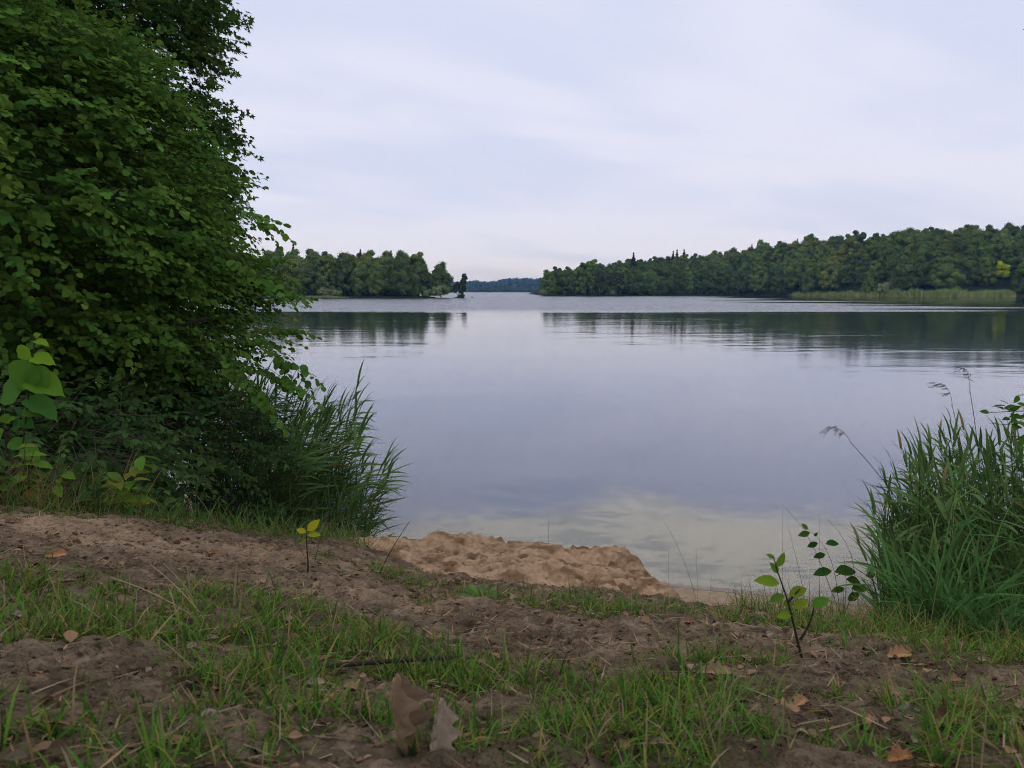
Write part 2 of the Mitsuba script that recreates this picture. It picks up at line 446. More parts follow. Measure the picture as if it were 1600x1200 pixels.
# ------------------------------------------------------------------ far shores
def hill_right(x, y):
    """Right shore: a point of land rising to a hill on the right."""
    shore = np.interp(x, [8, 14, 40, 110, 128, 140, 150, 165, 260, 600], [400, 336, 340, 372, 338, 292, 268, 260, 250, 230])
    k = np.maximum(y - shore, -12)
    tip = np.clip((x - 9) / 25, 0, 1)
    H = np.interp(x, [20, 70, 160, 280, 420], [2, 8, 17, 23, 28])
    q = np.clip((k - 4) / 125, 0, 1)
    h = np.where(k < 0, k * 0.12, 0.5 * np.minimum(k, 1) + H * q * (2 - q))
    edge = np.where(x < 15, (x - 15) * 0.35, 0)
    return np.where(k < 0, h, np.minimum(h, 0.4 + 0.30 * np.maximum(x - 13, 0)) * (0.4 + 0.6 * tip)) + edge


def hill_left(x, y):
    shore = np.interp(x, [-500, -120, -22, -16], [215, 238, 240, 252])
    k = np.maximum(y - shore, -12)
    h = np.where(k < 0, k * 0.12, 0.5 * np.minimum(k, 1) + np.clip(k - 5, 0, 90) * 0.035)
    xe = np.interp(y, [236, 250, 480], [-21.5, -24, -110])
    return h * np.clip((xe - x) / 8, 0.15, 1) + np.where(x > xe, -(x - xe) * 0.5, 0)


X, Y, tri = grid(np.linspace(2, 620, 150), np.linspace(225, 640, 120))
add('hillside', np.stack([X, Y, hill_right(X, Y)], -1).reshape(-1, 3), tri, 'm_hill', None, True)
structure('hillside', 'wooded hillside rising behind the right shore', 'hill')
X, Y, tri = grid(np.linspace(-520, -8, 110), np.linspace(205, 480, 70))
add('headland', np.stack([X, Y, hill_left(X, Y)], -1).reshape(-1, 3), tri, 'm_hill', None, True)
structure('headland', 'low wooded headland on the left side of the lake', 'headland')


def far_hill(x, y):
    prof = np.interp(x / y, [-0.9, -0.4, -0.062, -0.047, -0.035, -0.010, 0.0, 0.043, 0.09, 0.4, 0.9], [40, 36, 22, 27, 22, 30, 33, 33, 30, 42, 50])
    return np.clip((y - 1290) / 900, 0, 1) * prof * 1.0 + np.where(y < 1290, (y - 1290) * 0.03, 0.5)


X, Y, tri = grid(np.linspace(-2600, 2600, 131), np.linspace(1240, 3200, 60))
add('far_hills', np.stack([X, Y, far_hill(X, Y)], -1).reshape(-1, 3), tri, 'm_hill', None, True)
structure('far_hills', 'distant blue hills beyond the open water', 'hills')


def crown(seed, h, r, base, lobes, per, leaf, tint, flat=0.75, top=0.5, core=True):
    """A broadleaf crown: leaf clumps spread over many uneven lobes. Heights in metres."""
    g = np.random.default_rng(seed)
    m = MB()
    ico = trimesh.creation.icosphere(1)
    cz, rz = (h + base) / 2, (h - base) / 2
    k = 0
    while k < lobes:
        d = g.normal(size=3)
        d /= np.linalg.norm(d)
        if d[2] < -0.75:
            continue
        k += 1
        rad = g.uniform(0.55, 0.95)
        wide = 1 - top * max(0, d[2]) ** 2 * 0.3
        c = np.array([d[0] * r * rad * wide * 0.78, d[1] * r * rad * wide * 0.78, cz + d[2] * rz * rad * 0.80])
        lr = g.uniform(0.16, 0.31) * r
        sc = np.array([1.0, 1.0, flat]) * lr
        tone = tint * g.uniform(0.80, 1.22) * np.array([g.uniform(0.9, 1.15), 1, g.uniform(0.85, 1.1)])
        if core:
            n = meshkit.noise(ico.vertices * 1.7 + g.uniform(0, 50), seed)[:, None]
            m.put(ico.vertices * sc * (0.62 + 0.35 * n) + c, ico.faces, tone * 0.9)
        dd = g.normal(size=(per, 3))
        dd /= np.linalg.norm(dd, axis=1, keepdims=True)
        p = c + dd * sc * g.uniform(0.66, 1.22, (per, 1))
        nrm = dd + g.normal(size=(per, 3)) * 0.28 + [0, 0, 0.25]
        nrm /= np.linalg.norm(nrm, axis=1, keepdims=True)
        ta = np.cross(nrm, g.normal(size=(per, 3)))
        ta /= np.linalg.norm(ta, axis=1, keepdims=True)
        tb = np.cross(nrm, ta)
        s = leaf * g.uniform(0.6, 1.3, (per, 1))
        v = np.stack([p + ta * s, p - ta * s * 0.6 + tb * s * 0.75, p - ta * s * 0.5 - tb * s * 0.8], 1)
        cc = np.repeat(tone * g.uniform(0.75, 1.3, (per, 1)), 3, 0)
        m.put(v.reshape(-1, 3), np.arange(3 * per).reshape(-1, 3), cc)
    return m.arrays()


def spruce(seed, h, r, tint):
    g = np.random.default_rng(seed)
    m = MB()
    for i in range(16):
        t = i / 15
        z, rr = h * (0.12 + 0.86 * t), r * (1 - t) ** 0.85 + 0.12
        n = int(26 * (1 - t) + 10)
        a = g.uniform(0, 2 * np.pi, n)
        L = rr * g.uniform(0.6, 1.15, n)
        w = 0.35 + 0.25 * (1 - t)
        c, s = np.cos(a), np.sin(a)
        z0 = z + g.uniform(-0.3, 0.3, n)
        tip = np.stack([c * L, s * L, z0 - 0.35 * L], 1)
        p = np.stack([c * 0.05 - s * w, s * 0.05 + c * w, z0 + 0.1], 1)
        q = np.stack([c * 0.05 + s * w, s * 0.05 - c * w, z0 + 0.1], 1)
        u = np.stack([c * L * 0.4, s * L * 0.4, z0 + 0.5], 1)
        v = np.stack([tip, p, u, q], 1)
        f = np.array([[0, 2, 1], [0, 3, 2]])
        V, Fc = join(v, f)
        m.put(V, Fc, np.repeat(tint * g.uniform(0.7, 1.3, (n, 1)), 4, 0))
    return m.arrays()


TINTS = {'dark': (0.082, 0.124, 0.036), 'mid': (0.116, 0.172, 0.044), 'olive': (0.150, 0.185, 0.050), 'bright': (0.140, 0.215, 0.046)}
groups = {}
BARK = (0.075, 0.062, 0.05)


def trunk_mesh(seed, h, r):
    g = np.random.default_rng(seed)
    m = MB()
    pts = curve([[0, 0, -1.2], [g.uniform(-.3, .3), g.uniform(-.3, .3), h * 0.35], [g.uniform(-.5, .5), g.uniform(-.5, .5), h * 0.75]], 6)
    m.put(*tube(pts, np.linspace(r, r * 0.35, 6), 6), BARK)
    for k in range(4):
        a, z = g.uniform(0, 6.28), h * g.uniform(0.3, 0.55)
        m.put(*tube(curve([[0, 0, z], [math.cos(a) * 1.4, math.sin(a) * 1.4, z + 1.5], [math.cos(a) * 2.6, math.sin(a) * 2.6, z + 3.2]], 5), np.linspace(r * 0.5, r * 0.15, 5), 5), BARK)
    return m.arrays()


SHAPES_N = 9
for s in range(SHAPES_N):
    g = np.random.default_rng(900 + s)
    h, r, base = g.uniform(12.8, 17.5), g.uniform(3.9, 6.4), g.uniform(-4.0, -2.6)
    tr = trunk_mesh(s, h, 0.28)
    trk = mikit.ply(trimesh.Trimesh(tr[0], tr[1], process=False), 'm_bark', color=tr[2])
    for name, tint in TINTS.items():
        v, f, c = crown(100 + s, h, r, base, int(38 + 4 * r), 135, 0.36, np.array(tint), g.uniform(0.75, 1.0))
        scene[f'tree_kind_{s}_{name}'] = {'type': 'shapegroup', 'crown': mikit.ply(trimesh.Trimesh(v, f, process=False), 'm_far_leaf', color=c), 'trunk': trk}


def shape_group(key, cr, tr):
    scene[key] = {'type': 'shapegroup', 'crown': mikit.ply(trimesh.Trimesh(cr[0], cr[1], process=False), 'm_far_leaf', color=cr[2]),
                  'trunk': mikit.ply(trimesh.Trimesh(tr[0], tr[1], process=False), 'm_bark', color=tr[2])}


for k in range(2):
    h = 14
    tr = tube([[0, 0, -1], [0, 0, h * 0.6], [0, 0, h]], [0.22, 0.14, 0.03], 6)
    shape_group(f'spruce_kind_{k}', spruce(40 + k, h, 4.2, np.array([0.020, 0.030, 0.024])), (*tr, np.broadcast_to(BARK, tr[0].shape)))
tr = trunk_mesh(71, 7, 0.16)
shape_group('willow_kind', crown(72, 6.0, 4.2, 0.0, 46, 120, 0.26, np.array([0.180, 0.225, 0.100]), 0.85), tr)
shape_group('yellow_kind', crown(74, 14, 3.6, 1.0, 54, 130, 0.30, np.array([0.36, 0.44, 0.028])), trunk_mesh(75, 14, 0.22))
shape_group('cone_kind', crown(76, 9.5, 2.6, -1.0, 54, 110, 0.26, np.array([0.200, 0.285, 0.080]), 0.8, 1.6), trunk_mesh(77, 9.5, 0.16))
shape_group('thin_kind', crown(78, 15, 3.6, 5.0, 24, 60, 0.26, np.array([0.075, 0.085, 0.045]), 0.8, 0.5, False), trunk_mesh(79, 19, 0.24))


def plant_tree(name, kind, x, y, z, s, rot, wide=1.0):
    key = numbered(name)
    scene[key] = {'type': 'instance', 'shapegroup': {'type': 'ref', 'id': kind}, 'to_world': T().translate([x, y, z]).rotate([0, 0, 1], rot).scale([s * wide, s * wide, s])}
    return key


def poisson(region, n, dmin, seed):
    g = np.random.default_rng(seed)
    out = []
    for _ in range(n):
        p = region(g)
        if p is not None and all((p[0] - q[0]) ** 2 + (p[1] - q[1]) ** 2 > dmin(p) ** 2 for q in out):
            out.append(p)
    return out


ORD = ('first second third fourth fifth sixth seventh eighth ninth tenth eleventh twelfth thirteenth fourteenth fifteenth sixteenth seventeenth eighteenth '
       'nineteenth twentieth').split()
TONE = {'dark': 'dark green', 'mid': 'mid green', 'olive': 'olive green', 'bright': 'fresh green'}
tones = list(TINTS)


def tone_at(x, y, g, w=(0.3, 0.35, 0.2, 0.15)):
    return tones[g.choice(4, p=w)]


# right shore: a row along the water, then the slope behind
g = np.random.default_rng(5)
row = []
x = 16.5
while x < 240:
    ys = float(np.interp(x, [8, 14, 40, 110, 128, 140, 150, 165, 260, 600], [400, 336, 340, 372, 338, 292, 268, 260, 250, 230]))
    y = ys + 3.2 + g.uniform(0, 2.5) + (26 if x > 160 else 20 if x > 134 else 0)
    row.append((x, y))
    x += g.uniform(5.6, 8.2)
n_front = 0
for (x, y) in row:
    s = 0.86 if x < 18 else 1.0 if x < 25 else g.uniform(1.0, 1.16)
    tn = tone_at(x, y, g, (0.35, 0.4, 0.1, 0.15))
    key = plant_tree('broadleaf_tree', f'tree_kind_{g.integers(SHAPES_N)}_{tn}', x, y, float(hill_right(np.array(x), np.array(y))) - 0.4, s, g.uniform(0, 360))
    if n_front < 20:
        tag(key, f'{TONE[tn]} tree at the water edge, {ORD[n_front]} from the tip of the right shore', 'tree')
    else:
        tag(key, f'{TONE[tn]} tree in the front row behind the far reeds, right shore', 'tree', f'{TONE[tn]} trees behind the far reeds')
    n_front += 1


def region_right(g):
    x, y = g.uniform(14, 420), g.uniform(250, 620)
    ys = float(np.interp(x, [8, 14, 40, 110, 128, 140, 150, 165, 260, 600], [400, 336, 340, 372, 338, 292, 268, 260, 250, 230]))
    if y < ys + 11 or x / y > 0.76 or y > ys + 240 or (x < 40 and y > ys + 15 + (x - 14) * 1.2):
        return None
    return x, y


pts = poisson(region_right, 14000, lambda p: 7.6 + 0.012 * max(0, p[1] - 300), 77)
# those that show over the trees in front are trees of their own, the rest are the wood behind them
horizon = np.full(1000, -1.0)
vis, hidden = [], []
for (x, y) in sorted(row + pts, key=lambda p: p[1]):
    z = float(hill_right(np.array(x), np.array(y)))
    el = (z + 15.0 - 2.2) / y
    a, b = int(((x - 4) / y + 0.2) * 900), int(((x + 4) / y + 0.2) * 900)
    seg = horizon[max(a, 0):max(b, 1)]
    if len(seg) and (x, y) not in row:
        (vis if (np.clip(el - seg, 0, 0.02)).mean() > 0.0075 else hidden).append((x, y, z))
    if len(seg):
        np.maximum(seg, el - 0.004, out=seg)
for i, (x, y, z) in enumerate(hidden):
    scene[f'hill_wood__{i + 1:03d}'] = {'type': 'instance', 'shapegroup': {'type': 'ref', 'id': f'tree_kind_{i % SHAPES_N}_dark'},
                                        'to_world': T().translate([x, y, z - 0.6]).rotate([0, 0, 1], i * 77.0).scale(0.85 + 0.2 * ((i * 37) % 10) / 10)}
tag('hill_wood', 'dense mass of treetops filling in between the trees on the right hill', 'woodland', kind='stuff')
BAND = [(0.10, 'left'), (0.22, 'left middle'), (0.38, 'middle'), (0.54, 'right middle'), (9, 'right')]
for (x, y, z) in vis:
    tn = tone_at(x, y, g, (0.42, 0.30, 0.22, 0.06))
    key = plant_tree('broadleaf_tree', f'tree_kind_{g.integers(SHAPES_N)}_{tn}', x, y, z - 0.6, g.uniform(0.9, 1.18), g.uniform(0, 360), g.uniform(0.95, 1.15))
    where = 'near the top' if z > 14 else 'halfway up' if z > 6 else 'low'
    part = next(b for a, b in BAND if x / y < a)
    tag(key, f'{TONE[tn]} rounded tree {where} on the {part} part of the right hillside', 'tree', f'{TONE[tn]} trees {where}, {part} part of the hillside')

SPR = [('spruce_tree', 990, 392, 360, 'dark narrow spruce standing alone above the canopy near the tip of the right shore'),
       ('spruce_tree', 1052, 389, 420, 'dark spruce, left one of three spruces on the skyline of the right shore'),
       ('spruce_tree', 1058, 387, 425, 'dark spruce, middle one of three spruces on the skyline of the right shore'),
       ('spruce_tree', 1069, 386, 420, 'dark spruce, right one of three spruces on the skyline of the right shore'),
       ('spruce_tree', 1175, 378, 470, 'dark spruce on the hill skyline, right of the three close spruces'),
       ('spruce_tree', 1184, 375, 470, 'tallest dark spruce on the hill skyline beside a slightly lower one'),
       ('spruce_tree', 1246, 370, 480, 'lone dark pointed spruce tip on the hill skyline farther right'),
       ('spruce_tree', 434, 376, 300, 'dark spruce with a thin pointed top, leftmost on the headland skyline'),
       ('spruce_tree', 458, 379, 300, 'dark pointed spruce, second from left on the headland skyline'),
       ('spruce_tree', 563, 387, 290, 'small dark spruce top in the middle of the headland skyline'),
       ('spruce_tree', 611, 389, 280, 'small dark spruce top right of the middle of the headland skyline')]
for i, (nm, px, py, dep, lab) in enumerate(SPR):
    p = at(px, py + 4, dep)
    gz = float((hill_right if px > 800 else hill_left)(np.array(p[0]), np.array(p[1])))
    s = (p[2] - gz + 0.5) / 14
    key = plant_tree(nm, f'spruce_kind_{i % 2}', p[0], p[1], gz - 0.5, s, i * 50, 1.0)
    tag(key, lab, 'spruce')

for (kind, nm, px, dep, s, wide, lab, cat) in (
        ('yellow_kind', 'yellow_tree', 1556, 275, 0.80, 1.0, 'bright yellow green tree behind the reeds on the right shore, right of a paler one', 'tree'),
        ('yellow_kind', 'yellow_tree', 1530, 280, 0.74, 0.9, 'bright yellow green tree behind the reeds on the right shore, partly behind dark tree', 'tree'),
        ('willow_kind', 'willow_bush', 1382, 284, 1.0, 1.0, 'pale grey green willow bush left of the two pointed trees behind the reeds', 'bush'),
        ('willow_kind', 'willow_bush', 1447, 280, 0.95, 1.0, 'pale grey green willow bush right of the two pointed trees behind the reeds', 'bush'),
        ('cone_kind', 'pointed_tree', 1403, 284, 1.0, 1.1, 'pale green pointed tree behind the reeds, left one of a pair', 'tree'),
        ('cone_kind', 'pointed_tree', 1424, 282, 0.9, 1.1, 'pale green pointed tree behind the reeds, right one of a pair', 'tree'),
        ('willow_kind', 'willow_bush', 1308, 325, 1.2, 1.0, 'grey green rounded bush at the left end of the far reeds', 'bush'),
        ('thin_kind', 'thin_tree', 936, 337, 1.0, 1.0, 'thinly leaved tree with pale bare trunk near the tip of the right shore', 'tree'),
        ('thin_kind', 'thin_tree', 962, 337, 0.95, 1.2, 'thinly leaved tree with grey bare branches on the right shore', 'tree')):
    x = (px - 800) / F * dep * 1.0
    key = plant_tree(nm, kind, x, dep, float(hill_right(np.array(x), np.array(float(dep)))) - 0.3, s, px, wide)
    tag(key, lab, cat)

for (px, dep, k, tn, s, lab) in ((1500, 277, 3, 'mid', 0.62, 'round mid green tree close behind the far reeds left of the yellow green trees'), (1478, 280, 1, 'dark', 0.66, 'dark round tree behind the far reeds, between pale bushes and a mid green tree'),
                                 (1592, 266, 5, 'dark', 0.72, 'dark green tree at the water edge right of the yellow green trees'), (1355, 292, 2, 'mid', 0.6, 'mid green tree at the left end of the pale bushes behind the far reeds')):
    x = (px - 800) / F * dep
    tag(plant_tree('broadleaf_tree', f'tree_kind_{k}_{tn}', x, dep, float(hill_right(np.array(x), np.array(float(dep)))) - 0.4, s, px), lab, 'tree')

# left headland
g = np.random.default_rng(6)
x = -23.5
n_front = 0
lrow = []
while x > -150:
    y = float(np.interp(x, [-500, -120, -22, -16], [215, 238, 240, 252])) + 4 + g.uniform(0, 3)
    lrow.append((x, y))
    s = 0.86 if n_front == 0 else g.uniform(0.84, 1.0)
    tn = tone_at(x, y, g, (0.45, 0.40, 0.1, 0.05))
    key = plant_tree('broadleaf_tree', f'tree_kind_{g.integers(SHAPES_N)}_{tn}', x, y, float(hill_left(np.array(x), np.array(y))) - 0.5, s, g.uniform(0, 360))
    if n_front < 14:
        tag(key, f'{TONE[tn]} tree at the water edge, {ORD[n_front]} from the tip of the left headland', 'tree')
    else:
        tag(key, f'{TONE[tn]} tree on the left headland behind the near tree', 'tree', f'{TONE[tn]} headland trees behind the near tree')
    n_front += 1
    x -= g.uniform(5.2, 7.4)


def region_left(g):
    x, y = g.uniform(-180, -26), g.uniform(248, 330)
    if x / y < -0.5 or (x > -60 and y > 300) or x > -29 - (y - 250) * 0.45:
        return None
    return x, y


for (x, y) in poisson(region_left, 2500, lambda p: 7.5, 78):
    z = float(hill_left(np.array(x), np.array(y)))
    tn = tone_at(x, y, g, (0.35, 0.35, 0.25, 0.05))
    u = x / y
    top = 17.3 + (y - 250) * 0.05 - 0.6 * (u < -0.18)
    key = plant_tree('broadleaf_tree', f'tree_kind_{g.integers(SHAPES_N)}_{tn}', x, y, z - 0.5, (top - z) / 15.6 * g.uniform(0.94, 1.06), g.uniform(0, 360))
    tag(key, f'{TONE[tn]} treetop showing over the front row of the left headland', 'tree', f'{TONE[tn]} treetops on the left headland')

# the leaning tree standing by itself at the end of the left headland
m = MB()
lean = [(0, 0, 0.2, 1.0), (-1.3, 0, 3.2, 1.5), (0.6, .3, 3.8, 1.5), (1.5, 0, 5.6, 1.4), (1.9, -.2, 7.3, 1.1), (1.3, .2, 4.5, 1.5), (2.2, 0, 6.6, 0.9), (-0.4, 0, 4.4, 1.3), (0.9, 0, 2.4, 1.3), (-2.0, 0, 2.2, 1.1), (1.2, 0.3, 0.7, 1.1), (1.6, 0, 3.0, 1.3)]
for i, (a, b, c, r) in enumerate(lean):
    v, f, cc = crown(300 + i, c + r, r, c - r, 16, 70, 0.24, np.array([0.045, 0.062, 0.032]), 0.8)
    m.put(v + [a, b, 0], f, cc)
tp = at(719, 465.3, 240)
m2 = MB()
m2.put(*tube(curve([[0, 0, -0.6], [0.2, 0, 2], [0.9, 0, 4.4], [1.7, 0, 7]], 8), np.linspace(0.2, 0.05, 8), 6), BARK)
m2.put(*tube(curve([[0.1, 0, 0.4], [-0.8, 0, 1.6], [-1.6, 0, 3]], 6), np.linspace(0.12, 0.04, 6), 5), BARK)
off = np.array([tp[0] - 0.4, tp[1], 0.0])
v, f, c = m.arrays()
add('leaning_tree__crown', v * [0.95, 0.95, 0.95] + off, f, 'm_far_leaf', c)
v, f, c = m2.arrays()
add('leaning_tree__trunk', v + off, f, 'm_bark', c)
tag('leaning_tree', 'small dark leaning tree standing alone at the tip of the left headland', 'tree')
xs_, ys_ = np.linspace(-3.2, 2.2, 18), np.linspace(-2, 2, 10)
X, Y, tri = grid(xs_, ys_)
Zi = 0.32 - 0.10 * X ** 2 - 0.16 * Y ** 2 + 0.1 * meshkit.noise(np.stack([X, Y, 0 * X], -1))
add('islet', np.stack([X + off[0], Y + off[1], Zi], -1).reshape(-1, 3), tri, 'm_hill', None, True)
structure('islet', 'strip of low ground under the leaning tree', 'islet')

# low bushes at the foot of the headland
for (px, s, lab) in ((510, 0.62, 'low rounded bush by the reed strip of the left headland, left one'), (528, 0.5, 'low rounded bush by the reed strip of the left headland, right one'),
                     (690, 0.75, 'low green bush at the water edge near the tip of the left headland'), (672, 0.5, 'small low bush beside the larger one near the tip of the left headland'),):
    x = (px - 800) / F * 241.5
    key = plant_tree('shore_bush', 'willow_kind', x, 241.5, -0.1, s, px, 1.1)
    tag(key, lab, 'bush')
for (px, dep, s, lab) in ((955, 342, 0.5, 'light green bush at the water edge of the right shore'), (848, 337.5, 0.55, 'low dark bush at the very tip of the right shore')):
    x = (px - 800) / F * dep
    tag(plant_tree('shore_bush', 'willow_kind', x, dep, -0.2, s, px, 1.0), lab, 'bush')


# far woodland, one mass
g = np.random.default_rng(9)
small = [crown(500 + k, 13, 5.5, 0.0, 12, 26, 0.9, np.array([0.055, 0.082, 0.045]), 0.8) for k in range(4)]
m = MB()
for i in range(330):
    x, y = g.uniform(-420, 420), 1296 + abs(g.normal()) * 30
    if i % 3 == 0:
        x = g.uniform(-100, 90)
    s = g.uniform(0.45, 0.95)
    v, f, c = small[i % 4]
    a = g.uniform(0, 6.28)
    R = np.array([[math.cos(a), -math.sin(a), 0], [math.sin(a), math.cos(a), 0], [0, 0, 1]])
    m.put(v @ R.T * s + [x, y, 0], f, c * g.uniform(0.7, 1.5))
m.build('far_woodland', 'm_far_leaf')
tag('far_woodland', 'hazy belt of trees along the far shore between the two headlands', 'woodland', kind='stuff')
m = MB()
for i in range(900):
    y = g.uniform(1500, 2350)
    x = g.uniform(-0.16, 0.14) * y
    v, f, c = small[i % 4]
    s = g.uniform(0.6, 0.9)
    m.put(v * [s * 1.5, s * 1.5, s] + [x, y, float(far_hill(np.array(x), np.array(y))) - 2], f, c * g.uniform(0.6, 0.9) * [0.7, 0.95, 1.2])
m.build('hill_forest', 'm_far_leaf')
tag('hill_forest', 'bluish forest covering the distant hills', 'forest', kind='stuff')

# reeds along the far shores
def reed_strip(key, pts, n, h, label, seed):
    g = np.random.default_rng(seed)
    P = np.array(pts, float)
    t = g.uniform(0, len(P) - 1.001, n)
    i = t.astype(int)
    base = P[i] + (P[i + 1] - P[i]) * (t - i)[:, None]
    xy = base[:, :2] + np.stack([g.normal(size=n) * 0.6, np.abs(g.normal(size=n)) * 3.0], 1)
    pos = np.column_stack([xy, np.full(n, -0.1)])
    hh = h * g.uniform(0.6, 1.1, n) * (0.55 + 0.6 * meshkit.noise(np.stack([xy[:, 0] / 3.5, xy[:, 1] / 3, 0 * t], -1), seed)) * base[:, 2]
    v, f = ribbons(pos, g.uniform(0, 6.28, n), hh, g.uniform(0.10, 0.22, n), g.uniform(0, 0.2, n), g.uniform(0, 0.5, n), 3)
    lo, hi = np.array([0.40, 0.36, 0.15]), np.array([0.25, 0.34, 0.11])
    k = v.shape[1]
    zz = np.clip((v[..., 2] + 0.1) / (0.5 * h), 0, 1)[..., None]
    c = (lo * (1 - zz) + hi * zz) * g.uniform(0.7, 1.3, (n, 1, 1))
    V, Fc = join(v, f)
    add(key, V, Fc, 'm_far_leaf', c.reshape(-1, 3))
    tag(key, label, 'reeds', kind='stuff')


reed_strip('far_reeds', [(128, 335, .8), (134, 311, .9), (139, 290, 1.1), (146, 270, 1.35), (155, 262, 1.2), (166, 257, 1.1), (173, 255, .9)], 7000, 2.9, 'pale green reed belt along the shore in front of the right hillside', 3)
reed_strip('headland_reeds', [(-78, 237.5, 1), (-70, 237.5, .9), (-60, 238, .8), (-53, 238.5, .5)], 1600, 1.4, 'low pale reed strip at the water edge of the left headland', 4)

# a water bird off the tip of the headland
bp = at(738, 465.6, 238)
m = MB()
s = trimesh.creation.icosphere(2)
m.put(s.vertices * [0.32, 0.16, 0.15] + [bp[0], bp[1], 0.08], s.faces, (0.03, 0.028, 0.026))
m.put(*tube([[bp[0] - 0.22, bp[1], 0.12], [bp[0] - 0.30, bp[1], 0.30], [bp[0] - 0.33, bp[1], 0.40]], [0.07, 0.05, 0.06], 6), (0.03, 0.028, 0.026))
m.put(*tube([[bp[0] - 0.33, bp[1], 0.40], [bp[0] - 0.40, bp[1], 0.40], [bp[0] - 0.48, bp[1], 0.37]], [0.07, 0.05, 0.01], 6), (0.05, 0.04, 0.03))
m.build('water_bird', 'm_dry', True)
tag('water_bird', 'tiny dark water bird swimming off the left headland tip', 'bird')
#NEAR
# ------------------------------------------------------------------ the near trees on the left
SX, SY = 1600, 1200


def frontmost(pos, size, n, lo=9.0):
    """The n leaves that show largest: nearest in their cell of the picture, by size in it."""
    u, v, k = to_px(pos)
    ok = (k > 0.3) & (u > -5) & (u < SX + 5) & (v > -5) & (v < SY + 5)
    cell = (np.clip(u, 0, SX) // 9).astype(int) * 1000 + (np.clip(v, 0, SY) // 9).astype(int)
    order = np.argsort(np.where(ok, k, 1e9))
    _, first = np.unique(cell[order], return_index=True)
    cand = order[first]
    cand = cand[ok[cand]]
    show = size[cand] / k[cand]
    return cand[np.argsort(-show)][:n]


def leafy(name, P, R, size, tpl, col, m, part='leaf', rest='foliage', n=300):
    """The n largest leaves as parts of their own, the others as one part."""
    V, f = scatter(tpl, P, R, size)
    pick = frontmost(P, size, n)
    for i in pick:
        add(numbered(f'{name}__{part}'), V[i], f, m, col[i], True)
    keep = np.ones(len(P), bool)
    keep[pick] = False
    if keep.any():
        W, F2 = join(V[keep], f)
        add(f'{name}__{rest}', W, F2, m, np.repeat(col[keep], V.shape[1], 0), True)
        labels[f'{name}__{rest}'] = {'kind': 'stuff'}


def sprays(pos, dirn, length, k, tilt, out, leaf, g, angle=0.9, first=0.12):
    """Leaves set alternately along twigs: positions, rotations and sizes."""
    n = len(pos)
    t = np.linspace(first, 1.0, k)[None, :, None] + g.uniform(-0.03, 0.03, (n, k, 1))
    sag = -0.22 * t ** 2 * length[:, None, None] * np.array([0, 0, 1.0])
    P = pos[:, None] + dirn[:, None] * length[:, None, None] * t + sag
    side = np.cross(dirn, [0, 0, 1.0])
    side /= np.linalg.norm(side, axis=1, keepdims=True) + 1e-9
    sg = np.where(np.arange(k) % 2 == 0, 1.0, -1.0)[None, :, None]
    a = angle * g.uniform(0.6, 1.3, (n, k, 1)) * np.where(np.arange(k) == k - 1, 0.1, 1.0)[None, :, None]
    d = dirn[:, None] * np.cos(a) + side[:, None] * sg * np.sin(a) + np.array([0, 0, -0.25]) + g.normal(size=(n, k, 3)) * 0.16
    up = np.array([0, 0, 1.0]) * 0.8 + out[:, None] * 0.55 + g.normal(size=(n, k, 3)) * tilt
    return P.reshape(-1, 3), frames(d.reshape(-1, 3), up.reshape(-1, 3)), leaf * g.uniform(0.62, 1.12, n * k) * np.tile(np.linspace(1.0, 0.72, k), n)


